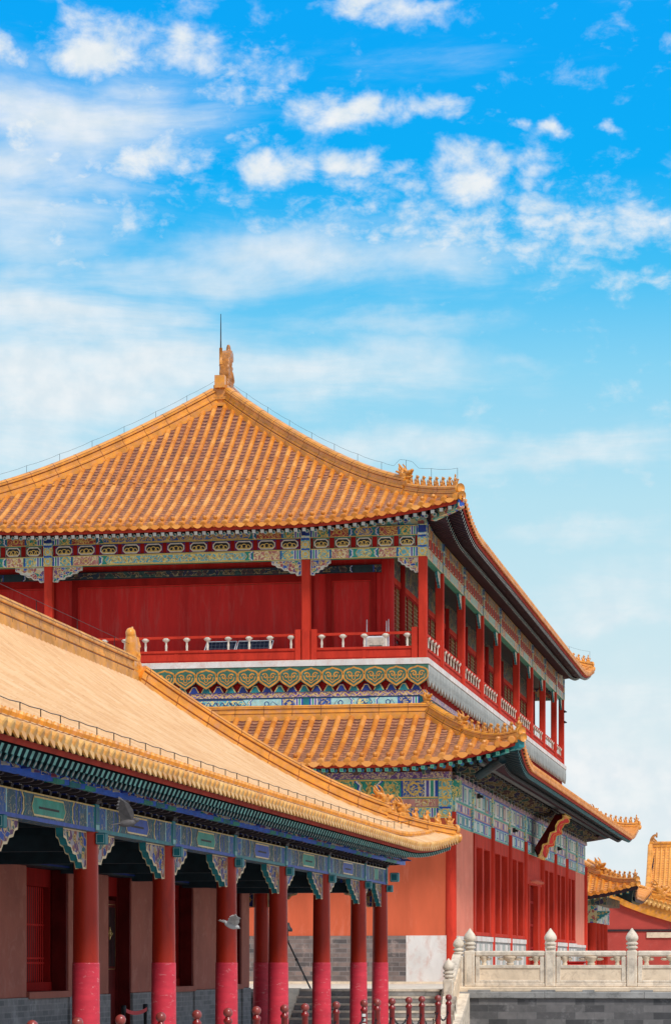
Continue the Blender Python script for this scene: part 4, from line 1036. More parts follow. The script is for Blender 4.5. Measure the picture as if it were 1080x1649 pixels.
rp = [(XL - .15 - .04, YB + .2, zt), (XL - .19, YE - .19, zt), (XF + .19, YE - .19, zt), (XF + .19, YB + .19, zt)]
for p, q in zip(rp[:-1], rp[1:]):
    p, q = Vector(p), Vector(q); mb2 = [p + (q - p) * i / 24 for i in range(25)]; ridge(mb, mb2, .28, .34, 'ridge_glaze')
mb.build('skirt_ridge', pav)
for s, uc in ((k_end, k_end.L), (k_fac, k_fac.L), (k_bak, 0)):
    hip_set(pav, s, uc, .32, .40, .60, 7, .32, .48, 'ridge_glaze', wire=False)
    c = s.P(s.L - s.a if uc else s.a, s.V, .34)
    spawn(BB, 'corner_beast', pav, c, (s.P(uc, 0) - c).normalized(), .42)

# ---- lower storey
XG, YG, YH = XF + 1.0, YE - 1.0, YB + 1.0; XGL = XL - 1.0
ZT = -.65
mb = MB(); mb.box(XGL, XG - .34, YG + .0, YH, .78, 6.3, 'ochre_plaster'); mb.box(XG - .34, XG - .02, YG + .0, YG + .4, .78, 6.3, 'ochre_plaster'); mb.build('lower_wall', pav)
mb = MB(); mb.box(XGL - .02, XG - 1.36, YG - .03, YH, ZT, .80, 'grey_brick'); mb.build('brick_dado', pav)
mb = MB(); mb.box(XG - 1.36, XG - .02, YG - .045, YG + 2, ZT, .805, 'white_plaster'); mb.build('whitewashed_corner_pier', pav)
# facade bays: end panels coloured as skylit wall plaster, window bays, the door in the middle
fcol = MB(); fcol.lathe((0, 0, 0), [(.22, 0), (.22, .12), (.17, .16), (.16, 5.2)], 'red_paint', 16); fcol = fcol.data('facade_column')
ccol = MB(); ccol.lathe((0, 0, 0), [(.22, 0), (.22, .1), (.17, .14), (.16, 5.2)], 'red_paint', 16); ccol = ccol.data('corner_column')
put('corner_column', ccol, pav, (XG, YG + .06, ZT)); put('corner_column', fcol, pav, (XG, YH - .06, ZT))
for y in CY[2:-2]: put('facade_column', fcol, pav, (XG, y, ZT))
wb = [CY[1] + .45] + CY[2:-2] + [CY[-2] - .45]
mb = MB(); mb.box(XG - .06, XG + .02, YG + .2, wb[0], .78, 4.3, 'skylit_pink_plaster'); mb.build('corner_panel', pav); mb = MB(); mb.box(XG - .06, XG + .02, wb[-1], YH - .2, .78, 4.3, 'skylit_pink_plaster'); mb.build('corner_panel', pav)
for k, (y0, y1) in enumerate(zip(wb[:-1], wb[1:])):
    L = y1 - y0 - .32; ym = (y0 + y1) / 2
    if k == 3: continue
    mb = MB(); zb, ztp = .86, 4.16
    mb.box(XG - .30, XG - .24, ym - L / 2, ym + L / 2, zb, ztp, 'crimson_frame')
    for f in (0, .5, 1): y = ym - L / 2 + .2 + (L - .4) * f; mb.box(XG - .24, XG + .05, y - .22, y + .22, zb, ztp, 'red_paint')
    mb.box(XG - .24, XG + .055, ym - L / 2, ym + L / 2, ztp - .42, ztp, 'red_paint'); mb.box(XG - .24, XG + .07, ym - L / 2, ym + L / 2, zb, zb + .12, 'red_paint')
    wn = mb.build('window_bay', pav)
    for f in (.25, .75):
        mb = MB(); y = ym - L / 2 + .2 + (L - .4) * f; w_ = (L - .4) / 2 - .46
        mb.box(XG - .22, XG - .16, y - w_ / 2, y + w_ / 2, zb + .14, ztp - .44, 'shutter_red')
        for j in (-1, 1): mb.box(XG - .16, XG - .10, y + j * w_ * .25 - .05, y + j * w_ * .25 + .05, zb + .14, ztp - .44, 'shutter_red')
        mb.build('shutter', wn)
    mb = MB(); mb.box(XG - .3, XG + .10, ym - L / 2, ym + L / 2, ZT, .68, 'grey_stone'); mb.box(XG - .3, XG + .13, ym - L / 2, ym + L / 2, .68, .84, 'white_plaster')
    for j in range(6):
        y = ym - L / 2 + L * (j + .5) / 6; mb.box(XG + .10, XG + .115, y - L / 15, y + L / 15, ZT + .12, .60, 'grey_board' if j % 2 else 'white_plaster')
    mb.build('dado', pav)
for y0, y1 in ((YG + .2, wb[0]), (wb[-1], YH - .2)):
    mb = MB(); mb.box(XG - .3, XG + .08, y0, y1, ZT, .68, 'grey_stone'); mb.box(XG - .3, XG + .10, y0, y1, .68, .80, 'white_plaster'); mb.build('dado', pav)
# central door
y0, y1 = wb[3], wb[4]; ym = (y0 + y1) / 2; Wm = y1 - y0 - .32
mb = MB(); mb.box(XG - .32, XG - .26, ym - Wm / 2, ym + Wm / 2, ZT, 4.16, 'crimson_frame')
for a, b_ in ((ym - Wm / 2, ym - Wm / 2 + .85), (ym + Wm / 2 - .85, ym + Wm / 2)): mb.box(XG - .26, XG + .0, a, b_, ZT, 3.0, 'red_paint')
mb.box(XG - .26, XG + .05, ym - Wm / 2, ym + Wm / 2, 3.0, 3.3, 'red_paint'); mb.box(XG - .26, XG + .0, ym - Wm / 2, ym + Wm / 2, 3.3, 4.16, 'red_paint')
for s in (-1, 1): mb.box(XG - .25, XG + .06, ym + s * 1.6 - .14, ym + s * 1.6 + .14, ZT, 3.0, 'red_paint')
mb.box(XG - .1, XG + .14, ym - Wm / 2 - .1, ym + Wm / 2 + .1, ZT, ZT + .22, 'stone')
dr = mb.build('door_frame', pav)
peg = MB(); peg.lathe((0, 0, 0), [(.04, -.16), (.055, -.10), (.055, .10), (.04, .16)], 'skylit_pink_plaster', 6); peg = peg.data('door_clasp')
for k in range(4): o = put('door_clasp', peg, dr, (XG + .16, ym - 1.2 + .8 * k, 3.12), world=False); o.rotation_euler = (0, R(90), 0)
leaf = MB(); leaf.box(-.72, .72, -.05, .05, 0, 3.55, 'shutter_red')
for z in (.3, 1.1, 2.0, 2.9): leaf.box(-.60, .60, -.075, -.05, z, z + .10, 'crimson_frame')
leaf = leaf.data('door_leaf')
for s in (-1, 1): put('door_leaf', leaf, pav, (XG - .18, ym + s * .73, ZT + .05), R(90))

# painted beams of the lower storey
mb = MB()
mb.box(XGL + .02, XG - .0, YG - .05, YG + .3, 4.36, 4.70, 'green'); mb.box(XGL + .02, XG - .02, YG - .03, YG + .28, 4.70, 4.95, 'pink_paint'); mb.box(XGL + .02, XG - .0, YG - .06, YG + .3, 4.95, 5.56, 'green')
Lx = [XGL + .2, CXS[2] , CXS[1], XG - .38]
for a0, a1 in zip(Lx[:-1], Lx[1:]):
    L = a1 - a0
    painted(Pl(mb, (a0, YG - .063, 4.97), (1, 0, 0), (0, -1, 0)), L, .57, 'green', 'scroll_green', rich='scroll_blue', mid='scroll_green')
    painted(Pl(mb, (a0, YG - .053, 4.37), (1, 0, 0), (0, -1, 0)), L, .32, 'blue', 'scroll_blue', rich='scroll_cyan', mid='scroll_blue')
    pl = Pl(mb, (a0, YG - .034, 4.72), (1, 0, 0), (0, -1, 0)); pl.rect(L - .7, L - .1, .02, .22, .003, 'scroll_pink'); pl.ribbon([(L - .4 + .09 * math.cos(t), .115 + .09 * math.sin(t)) for t in range(6)], .03, .006, 'gold', True)
mb.box(XGL, XG + .02, YG - .14, YG + .2, 5.56, 5.76, 'scroll_purple')
mb.build('painted_beam', pav)
mb = MB()    # corner block where the beams cross
mb.box(XG - .36, XG + .04, YG - .12, YG + .3, 4.36, 5.56, 'scroll_cyan'); mb.box(XG - .10, XG + .30, YG - .10, YG + .28, 5.0, 5.5, 'scroll_green')
pl = Pl(mb, (XG - .36, YG - .123, 4.36), (1, 0, 0), (0, -1, 0))
for b0, b1, c in ((.02, .06, 'gold'), (.28, .34, 'blue'), (.58, .64, 'gold'), (.86, .92, 'gold'), (1.12, 1.17, 'gold')): pl.rect(.02, .38, b0, b1, .003, c)
for b in (.17, .46, .75, 1.02): pl.ribbon([(.2 + .10 * math.cos(t * math.pi / 5), b + .10 * math.sin(t * math.pi / 5)) for t in range(10)], .035, .006, 'gold', True)
mb.build('corner_block', pav)
fy = [YG + .3] + CY[1:-1] + [YH]
for a0, a1 in zip(fy[:-1], fy[1:]):
    mb = MB(); L = a1 - a0 - .06; a0 += .03
    mb.box(XG - .3, XG + .04, a0, a0 + L, 4.16, 4.62, 'pale_cyan'); mb.box(XG - .3, XG + .015, a0, a0 + L, 4.62, 4.90, 'pink_paint'); mb.box(XG - .3, XG + .05, a0, a0 + L, 4.90, 5.56, 'pale_cyan')
    for zb, h, off in ((4.90, .66, .053), (4.16, .46, .043)):
        pl = Pl(mb, (XG + off, a0, zb), (0, 1, 0), (1, 0, 0)); pl.rect(0, L, 0, .05, .003, 'green'); pl.rect(0, L, h - .05, h, .003, 'blue')
        k = random.randint(0, 3); x = .05
        while x < L - .25:
            wd = min(random.choice((.18, .26, .34)) if k % 2 else random.uniform(.6, 1.0), L - .05 - x)
            cc = random.choice(('blue', 'green', 'white_paint', 'purple', 'teal')) if k % 2 else random.choice(('pale_cyan', 'mural_facade', 'white_paint', 'mural_facade', 'pink_paint'))
            pl.rect(x, x + wd, .07, h - .07, .004, cc)
            if k % 2 == 0:
                a_, b_2 = x + wd * .22, x + wd * .78; pl.rect(a_, b_2, h * .25, h * .75, .006, random.choice(('cream_paint', 'pale_cyan', 'scroll_cyan', 'white_paint')))
                pl.ribbon([(a_, h * .22), (b_2, h * .22), (b_2, h * .78), (a_, h * .78)], .05, .008, random.choice(('teal', 'blue', 'green', 'deep_blue')), True)
            x += wd + .03; k += 1
    pl = Pl(mb, (XG + .018, a0, 4.64), (0, 1, 0), (1, 0, 0))
    for j in range(int(L / .55)): pl.rect(.1 + j * .55, .42 + j * .55, .03, .23, .003, ('blue', 'white_paint', 'mural_facade')[j % 3])
    mb.box(XG - .3, XG + .14, a0, a0 + L, 5.56, 5.68, 'scroll_purple')
    mb.box(XG + .02, XG + .10, a0 - .14, a0 + .14, 4.16, 5.56, 'scroll_cyan')
    mb.build('painted_beam', pav)
# bracket sets under the skirt roof
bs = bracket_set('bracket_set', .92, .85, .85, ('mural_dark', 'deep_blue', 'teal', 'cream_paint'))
bs2 = bracket_set('bracket_set', .80, .85, .80, ('mural_dark', 'dark_teal', 'dark_wood', 'grey_board'))
nb = 16
for k in range(nb): put('bracket_set', bs, pav, (XGL + .3 + (XG - XGL - .5) * (k + .5) / nb, YG - .06, 5.68))
nb = 44
for k in range(nb): put('bracket_set', bs2, pav, (XG + .06, YG + .3 + (YH - YG - .6) * (k + .5) / nb, 5.60), R(90))
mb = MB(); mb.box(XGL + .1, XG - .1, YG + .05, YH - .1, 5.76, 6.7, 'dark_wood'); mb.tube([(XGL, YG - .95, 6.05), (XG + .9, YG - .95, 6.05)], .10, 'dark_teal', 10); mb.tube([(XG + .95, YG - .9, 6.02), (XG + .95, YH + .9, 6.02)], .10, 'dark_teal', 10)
mb.build('eaves_purlin', pav)
mb = MB(); mb.tube([(XG + .9, YG - .3, 5.62), (XG + 1.75, YG - 1.5, 5.98)], .14, 'dark_teal', 8); c = k_end.P(k_end.L, 0)
mb.obox(c + Vector((-.55, .55, -.30)), Vector((.55, -.55, .12)), Vector((.07, .07, 0)), Vector((0, 0, .13)), 'teal')
mb.obox(c + Vector((-.10, .10, -.24)), Vector((.05, -.05, .02)), Vector((.06, .06, 0)), Vector((0, 0, .12)), 'teal'); mb.build('corner_beam', pav)
mb = MB(); c = s_end.P(s_end.L, 0)
mb.obox(c + Vector((-.55, .55, -.34)), Vector((.50, -.50, .10)), Vector((.07, .07, 0)), Vector((0, 0, .13)), 'mural_beam'); mb.obox(c + Vector((-.14, .14, -.26)), Vector((.05, -.05, .02)), Vector((.07, .07, 0)), Vector((0, 0, .11)), 'teal'); mb.build('corner_beam', pav)
# small lamps and a camera fixed to the facade
fl_ = MB(); fl_.box(-.05, .05, -.06, .06, -.08, .08, 'black'); fl_.tube([(0, 0, 0), (.14, -.04, -.03)], .045, 'black', 8); fl_ = fl_.data('flood_lamp')
for y, z in ((CY[1] + .6, 5.35), (CY[3] + .4, 4.75), (CY[6] + .3, 4.8)): put('flood_lamp', fl_, pav, (XG + .18, y, z))
for z in (11.9, 11.4): put('flood_lamp', fl_, pav, (XF + .16, YB - .05, z)).scale = (.7, .7, .7)

# ================================================================== the gallery hall in front
HX, HXW = -9.81, -12.6                       # column line and wall line
HXB = -18.8
HY0, HY1 = 14.0, 60.6
HCOLS = [17.15, 21.5, 25.7, 30.0, 34.55, 38.9, 43.25, 47.6, 51.95, 56.3, 59.2]
hall = thing('gallery_hall', (-14.3, 37, GZ), 'long low hall with pale orange hip roof and an open gallery of thick red columns', 'hall')
HE = 1.4
HR = dict(z0=2.50, H=3.55, q=.32, flare=.42, out=.20)
HV = 5.89; HA = 6.7
h_fr = Slope((HX + HE, HY0), (0, 1), (-1, 0), HY1 - HY0, HV, HA, fl=.85, **HR)
h_en = Slope((HX + HE, HY1), (-1, 0), (0, -1), 2 * HV, HA, HV, fl=.85, **HR)
h_bk = Slope((HX + HE - 2 * HV, HY1), (0, -1), (1, 0), HY1 - HY0, HV, HA, fl=.85, **HR)
h_st = Slope((HX + HE - 2 * HV, HY0), (1, 0), (0, 1), 2 * HV, HA, HV, fl=.85, **HR)
mb = MB()
for s in (h_fr, h_en, h_bk, h_st):
    s.deck(mb, 'soffit', -.09); s.strip(mb, .03, .08, -.03, -.17, 'fascia_red', 160); s.strip(mb, .08, .4, -.17, -.15, 'soffit', 160)
hroof = mb.build('roof', hall)
slope_parts(h_fr, hroof, .27, .076, .33, 'hall_tile', 'hall_tile', (.42,), 'hall_cap', pc=.5, kmat='ridge_glaze', lip='hall_tile', dw=.70, hl=.03)
slope_parts(h_en, hroof, .27, .076, .33, 'hall_tile', 'hall_tile', (.42,), 'hall_cap', pc=.5, kmat='ridge_glaze', lip='hall_tile', dw=.70, hl=.03)
slope_parts(h_bk, hroof, .27, .076, .8, 'hall_tile', 'hall_tile', None, 'hall_cap')
slope_parts(h_st, hroof, .27, .076, .8, 'hall_tile', 'hall_tile', None, 'hall_cap')
rf = MB()
for s in (h_fr, h_en):
    s.rafters(.225, .12, .85, -.25, .095, rf, 'dark_teal', 'hall_rafter_end', ins=None); s.rafters(.225, .50, 1.9, -.41, .11, rf, 'dark_teal', 'teal', True, ins='grey_board')
rf.build('rafters', hroof)
ha0, ha1 = h_fr.P(HA, HV), h_fr.P(HY1 - HY0 - HA, HV)
mb = MB(); n = 50; ridge(mb, [ha0 + (ha1 - ha0) * i / n + Vector((0, 0, .06)) for i in range(n + 1)], .32, .44, 'hall_ridge_glaze')
hm_ = mb.build('main_ridge', hall)
o = spawn(CHR, 'ridge_dragon', hm_, ha1 + Vector((0, -.05, .18)), (0, 1), 1.0); o.scale = (.95, .8, .92)
o = spawn(CHR, 'ridge_dragon', hm_, ha0 + Vector((0, .05, .18)), (0, -1), 1.0); o.scale = (.95, .8, .92)
hip_set(hall, h_fr, h_fr.L, .30, .42, .235, 5, .28, .52, 'ridge_glaze', wire=False)
hip_set(hall, h_en, h_en.L, .30, .42, .235, 5, .28, .52, 'ridge_glaze', wire=False)
hip_set(hall, h_fr, 0, .30, .42, .235, 5, .28, .52, 'ridge_glaze')
hip_set(hall, h_bk, h_bk.L, .30, .42, .235, 5, .28, .52, 'ridge_glaze')
c = h_fr.P(h_fr.L - h_fr.a * .175, h_fr.V * .175, .24); spawn(BB, 'hip_beast', hm_, c, (.7, .7), .42)
# conductor wire along the eaves and along the ridge
mb = MB(); pts = []
k = 0; u = 3.0
while u < h_fr.L - .3:
    pts.append(h_fr.P(u, .80, .22 - (.012 if k % 2 else 0))); u += .42; k += 1
mb.tube(pts, .0065, 'metal_dark', 4)
for i, p in enumerate(pts):
    if i % 2 == 0: mb.tube([p - Vector((0, 0, .18)), p], .007, 'metal_dark', 4)
mb.build('eaves_wire', hall)
mb = MB(); q = [ha0 + (ha1 - ha0) * i / 24 + Vector((0, 0, .72)) for i in range(25)]; mb.tube(q, .005, 'metal_dark', 4)
for i in range(1, 25, 2): mb.tube([q[i] - Vector((0, 0, .35)), q[i]], .008, 'metal_dark', 4)
mb.build('ridge_wire', hall)

# columns with wrapped feet
ZTOP = 1.78
sh = MB(); sh.lathe((0, 0, 0), [(.27, 0), (.27, .05), (.19, .07), (.182, 1.4), (.165, ZTOP - GZ + .02)], 'hall_red', 28); sh = sh.data('column')
wr = MB(); wr.lathe((0, 0, 0), [(.196, .02), (.187, 1.62), (.186, 1.64), (.17, 1.641)], 'pink_wrap', 28, cap=False)
wr = wr.data('column_wrap')
bs_ = MB(); bs_.lathe((0, 0, 0), [(.34, 0), (.36, .06), (.30, .12), (.20, .13)], 'stone', 20); bs_ = bs_.data('column_base')
hq1 = bracket_board('bracket_board', 1.12, .50, 'mural_hall', 'cream_gold', .10); hq2 = bracket_board('bracket_board', .80, .50, 'mural_hall', 'cream_gold', .10)
be = MB(); be.bbox(-.07, .07, -.08, .08, -.08, .08, 'teal', .012); Pl(be, (-.09, -.082, -.09), (1, 0, 0), (0, -1, 0)).ribbon([(0.04, .03), (.14, .03), (.14, .15), (.04, .15)], .012, .001, 'pale_cyan', True); be = be.data('beam_end')
def hall_column(x, y):
    c = put('column', sh, hall, (x, y, GZ)); put('column_wrap', wr, c); put('column_base', bs_, c); return c
for i, y in enumerate(HCOLS):
    hall_column(HX, y)
    if i < len(HCOLS) - 1: put('bracket_board', hq1 if HCOLS[i + 1] - y > 4 else hq2, hall, (HX, y + .17, ZTOP), R(90))
    if i > 0: o = put('bracket_board', hq1 if y - HCOLS[i - 1] > 4 else hq2, hall, (HX, y - .17, ZTOP), R(90)); o.scale.x = -1
    o = put('beam_end', be, hall, (HX + .225, y, 1.69))
for x in (HXW + .0, -16.0, HXB): hall_column(x, HCOLS[-1])
for x, sx in ((HX, -1), (HXW, 1), (HXW, -1), (-16.0, 1)):
    o = put('bracket_board', hq2, hall, (x + .17 * sx, HCOLS[-1], ZTOP)); o.scale.x = sx
put('beam_end', be, hall, (HX, HCOLS[-1] + .30, 1.95), R(90)).scale = (1.3, 1.4, 1.3); put('beam_end', be, hall, (HX + .34, HCOLS[-1], 1.95)).scale = (1.4, 1.3, 1.3)
# painted beams between the columns
ZBT = 2.14
def hall_beam(o, u, n, L, k):
    up = Vector((0, 0, 1)); mb = MB(); mid = o + u * L / 2 - n * .13
    mb.obox(mid + up * (ZTOP + ZBT) / 2, u * L / 2, n * .13, up * (ZBT - ZTOP) / 2, 'scroll_hall_grey')
    pl = Pl(mb, o + up * ZTOP, u, n); H = ZBT - ZTOP
    pl.rect(0, L, 0, .05, .003, 'teal'); pl.rect(0, L, H - .02, H, .003, 'gold')
    x = 0
    for wd, c in ((.06, 'teal'), (.30, 'scroll_hall_blue'), (.04, 'pale_cyan'), (.36, 'scroll_hall_grey'), (.04, 'blue')):
        for a in (x, L - x - wd): pl.rect(a, a + wd, .05, H - .02, .004, c)
        x += wd
    for a in (x + .12, L - x - .12):
        s = 1 if a < L / 2 else -1
        for j in range(3): zig(pl, a + s * .09 * j, .05, H - .02, s, .035, .005, ('blue', 'gold', 'teal')[j])
    m0, m1 = x + .62, L - x - .62
    if m1 - m0 > .6:
        hx = [(m0, H * .5), (m0 + .10, .08), (m1 - .10, .08), (m1, H * .5), (m1 - .10, H - .05), (m0 + .10, H - .05)]
        pl.poly(hx, .006, 'green' if k % 2 else 'blue'); pl.ribbon(hx, .022, .008, 'gold', True); pl.ribbon([(m0 + .3, H * .5), (m1 - .3, H * .5)], .03, .010, 'dark_wood')
        pl.rect(m0, m1, .0, .05, .006, 'blue' if k % 2 else 'green')
    else: pl.rect(x + .3, L - x - .3, .08, H - .05, .006, 'green')
    pl.rect(0, L, 0, .05, .0075, 'blue' if k % 2 else 'teal')
    mb.build('painted_beam', hall)
for k, (a0, a1) in enumerate(zip(HCOLS[:-1], HCOLS[1:])): hall_beam(Vector((HX + .15, a0 + .10, 0)), Vector((0, 1, 0)), Vector((1, 0, 0)), a1 - a0 - .20, k)
for x0, x1 in ((HXB, -16.0), (-16.0, HXW), (HXW, HX)): hall_beam(Vector((x0 + .1, HCOLS[-1] - .15, 0)), Vector((1, 0, 0)), Vector((0, -1, 0)), x1 - x0 - .2, 1)
for i, y in enumerate(HCOLS):     # painted block over each column
    mb = MB(); mb.box(HX - .16, HX + .165, y - .098, y + .098, ZTOP + .005, ZBT + .02, 'teal')
    pl = Pl(mb, (HX + .168, y - .098, ZTOP), (0, 1, 0), (1, 0, 0)); pl.rect(.01, .186, .03, .10, 0, 'pale_cyan'); pl.ribbon([(.03, .13), (.165, .13), (.165, .33), (.03, .33)], .018, .002, 'blue', True); mb.build('column_head', hall)
# bracket sets, plates and purlins
hb = bracket_set('bracket_set', .34, .40, .25, ('dark_wood', 'deep_blue', 'mural_bracket', 'cream_paint')); hb2 = bracket_set('bracket_set', .80, .50, .26, ('dark_wood', 'mural_hall', 'deep_blue', 'gold'))
mb = MB(); mb.box(HX - .2, HX + .02, HY0 + 1.5, HCOLS[-1] + .2, ZBT + .022, ZBT + .05, 'dark_teal'); mb.box(HXB, HX - .2, HCOLS[-1] - .2, HCOLS[-1] + .02, ZBT + .022, ZBT + .05, 'dark_teal'); mb.build('plate', hall)
for k, (a0, a1) in enumerate(zip(HCOLS[:-1], HCOLS[1:])):
    if a1 < 28: continue
    n = max(2, int(round((a1 - a0) / .40)))
    for j in range(1, n): put('bracket_set', hb, hall, (HX + .07, a0 + (a1 - a0) * j / n, ZBT + .01), R(90))
    put('bracket_set', hb2, hall, (HX + .07, a1, ZBT + .025), R(90))
for j in range(8): put('bracket_set', hb, hall, (HXW + .3 + .35 * j, HCOLS[-1] + .0, ZBT + .08), R(180))
mb = MB(); mb.box(HX + .42, HX + .50, HY0 + 1.5, HCOLS[-1] + .55, 2.25, 2.37, 'bright_blue'); mb.tube([(HX + .44, HY0 + 1.5, 2.46), (HX + .44, HCOLS[-1] + .55, 2.46)], .09, 'deep_blue', 10); mb.tube([(HX - .1, HY0 + 1.5, 2.62), (HX - .1, HCOLS[-1] + .3, 2.62)], .12, 'deep_blue', 10)
mb.box(HXB, HX + .42, HCOLS[-1] + .42, HCOLS[-1] + .50, 2.25, 2.37, 'bright_blue')
for a0, a1 in zip(HCOLS[:-1], HCOLS[1:]):
    if a1 < 28: continue
    for s, c in ((.34, 'green'), (.5, 'teal'), (.66, 'green')):
        y = a0 + (a1 - a0) * s; mb.box(HX + .42, HX + .504, y - .25, y + .25, 2.247, 2.30, c)
mb.build('eaves_purlin', hall)
mb = MB(); mb.box(HXB - 1, HX - .18, HY0 + 1.6, HCOLS[-1] - .2, 2.16, 2.24, 'dark_teal'); mb.build('gallery_ceiling', hall)
for y in HCOLS[:-1]:
    mb = MB(); mb.box(HXW - .1, HX - .12, y - .09, y + .09, 1.52, 1.74, 'dark_teal'); mb.box(HXW - .1, HX - .16, y - .07, y + .07, 1.86, 2.14, 'dark_teal'); mb.build('tie_beam', hall)
# wall with piers, lattice windows and doors
piers = [(16, 19.0), (20.6, 23.2), (24.9, 27.6), (29.4, 32.2), (34.2, 36.4), (38.3, 40.86), (43.3, 45.88), (47.5, 49.3), (52.5, 55.05), (57.1, 57.9)]
doors = {6}; ZW, ZD = 1.58, -.58
for a, b_ in piers:
    mb = MB(); mb.bbox(HXW - .55, HXW, a, b_, ZD, ZW, 'hall_plaster', .012); mb.build('wall_pier', hall)
    mb = MB(); mb.box(HXW - .56, HXW + .03, a - .02, b_ + .02, GZ, ZD, 'hall_dado_brick'); mb.build('brick_dado', hall)
def hall_window(a, b_):
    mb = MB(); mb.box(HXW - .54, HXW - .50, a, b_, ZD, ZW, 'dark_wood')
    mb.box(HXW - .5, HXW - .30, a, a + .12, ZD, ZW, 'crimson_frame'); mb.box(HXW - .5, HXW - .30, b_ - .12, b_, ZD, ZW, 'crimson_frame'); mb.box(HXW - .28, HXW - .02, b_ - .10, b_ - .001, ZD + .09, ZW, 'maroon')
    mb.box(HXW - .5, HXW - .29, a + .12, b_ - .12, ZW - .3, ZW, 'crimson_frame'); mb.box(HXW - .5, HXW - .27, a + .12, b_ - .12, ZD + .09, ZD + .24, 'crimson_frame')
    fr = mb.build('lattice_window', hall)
    mb = MB(); n = int((b_ - a - .24) / .115)
    for k in range(n): y = a + .12 + (b_ - a - .24) * (k + .5) / n; mb.box(HXW - .42, HXW - .412, y - .026, y + .026, ZD + .24, ZW - .3, 'crimson_wall')
    for z in (ZD + .55, .05, .62): mb.box(HXW - .411, HXW - .405, a + .12, b_ - .12, z, z + .03, 'crimson_wall')
    mb.build('window_bars', fr)
    mb = MB(); mb.box(HXW - .52, HXW + .05, a, b_, ZD - .02, ZD + .088, 'hall_plaster'); mb.build('window_sill', fr)
    mb = MB(); mb.box(HXW - .5, HXW - .01, a + .022, b_ - .022, GZ, ZD - .02, 'hall_dado_brick'); mb.build('brick_dado', hall)
def hall_door(a, b_):
    mb = MB(); mb.box(HXW - .54, HXW - .50, a, b_, GZ, ZW, 'dark_wood')
    for y in (a, b_ - .14): mb.box(HXW - .5, HXW - .25, y, y + .14, GZ, ZW, 'maroon')
    mb.box(HXW - .25, HXW - .02, b_ - .08, b_ - .001, GZ, ZW, 'maroon')
    mb.box(HXW - .5, HXW - .25, a + .14, b_ - .14, ZW - .35, ZW, 'crimson_frame'); fr = mb.build('door_frame', hall)
    ym = (a + b_) / 2; w_ = (b_ - a - .30) / 2
    lf = MB(); lf.box(-w_ / 2, w_ / 2, -.03, .03, 0, 2.78, 'maroon'); pl = Pl(lf, (0, -.034, 0), (1, 0, 0), (0, -1, 0))
    pl.ribbon([(-w_ * .44, 1.5), (w_ * .44, 1.5), (w_ * .44, 2.7), (-w_ * .44, 2.7)], .025, 0, 'brass', True)
    for j in range(6): lf.box(-w_ * .42 + w_ * .84 * (j + .4) / 6, -w_ * .42 + w_ * .84 * (j + .6) / 6, -.045, -.03, 1.55, 2.65, 'dark_wood')
    lf = lf.data('door_leaf')
    hd = MB(); hd.prism([(0, .12), (.045, .05), (.045, -.05), (0, -.12), (-.045, -.05), (-.045, .05)], (0, -.034, 0), (1, 0, 0), (0, -1, 0), .02, 'brass'); hd.tube([(0, -.06, .05), (0, -.09, 0), (0, -.06, -.05)], .015, 'brass', 6); hd = hd.data('door_handle')
    for s in (-1, 1):
        d_ = put('door_leaf', lf, hall, (HXW - .30, ym + s * w_ / 2, GZ + .02), R(90)); put('door_handle', hd, d_, (-s * w_ * .30, -.02, 2.16), world=False)
for i, ((a, b_), (c_, d_)) in enumerate(zip(piers[:-1], piers[1:])):
    (hall_door if i in doors else hall_window)(b_, c_)
mb = MB(); mb.box(HXW - .5, HXW + .06, HY0 + 2.5, 57.95, ZW + .005, 2.15, 'dark_teal')
pl = Pl(mb, (HXW + .063, HY0 + 2.5, ZW), (0, 1, 0), (1, 0, 0)); pl.rect(0, 43.4, .03, .06, 0, 'deep_blue')
mb.build('wall_beam', hall)
mb = MB(); mb.box(HXB + .3, HXW - .56, 57.3, 57.9, GZ, 2.1, 'hall_plaster'); mb.box(HXB + .3, HXB + .8, 16, 57.3, GZ, 2.1, 'hall_plaster'); mb.box(HXB + .3, HXW - .56, 16, 16.5, GZ, 2.1, 'hall_plaster'); mb.build('rear_wall', hall)
mb = MB(); mb.box(HXB - .5, HX + .9, 15.6, HCOLS[-1] + .9, GZ - .02, GZ + .02, 'grey_stone'); mb.build('plinth', hall)

# ================================================================== stone terrace, stairs, balustrades
TY = 61.9
terr = thing('stone_terrace', (0, 95, GZ), 'grey brick terrace with a pale stone edge carrying the red pavilion', 'terrace')
mb = MB(); mb.box(-60, 40, TY + .02, 230, GZ - .3, ZT - .22, 'terrace_brick'); mb.build('retaining_wall', terr)
for xa_, xe_ in ((-40.0, -12.7), (-8.55, 18.0)):
    x = xa_; k = 0; mb = MB()
    while x < xe_ - .5:
        wd = min(random.uniform(2.0, 2.6), xe_ - x); mb.bbox(x, x + wd - .002, TY - .05, TY + .9, ZT - .215 + .002 * (k % 2), ZT - .06 + .003 * (k % 2), 'grey_stone', .015); x += wd; k += 1
    mb.build('edge_course', terr)
mb = MB(); mb.box(-60, 40, TY + .06, 230, ZT - .22, ZT - .004, 'stone'); mb.build('terrace_floor', terr)
mb = MB(); mb.box(XGL - .5, XG + .5, YG - .9, YH + .9, ZT - .003, ZT + .06, 'stone_warm'); mb.build('pavilion_plinth', terr)

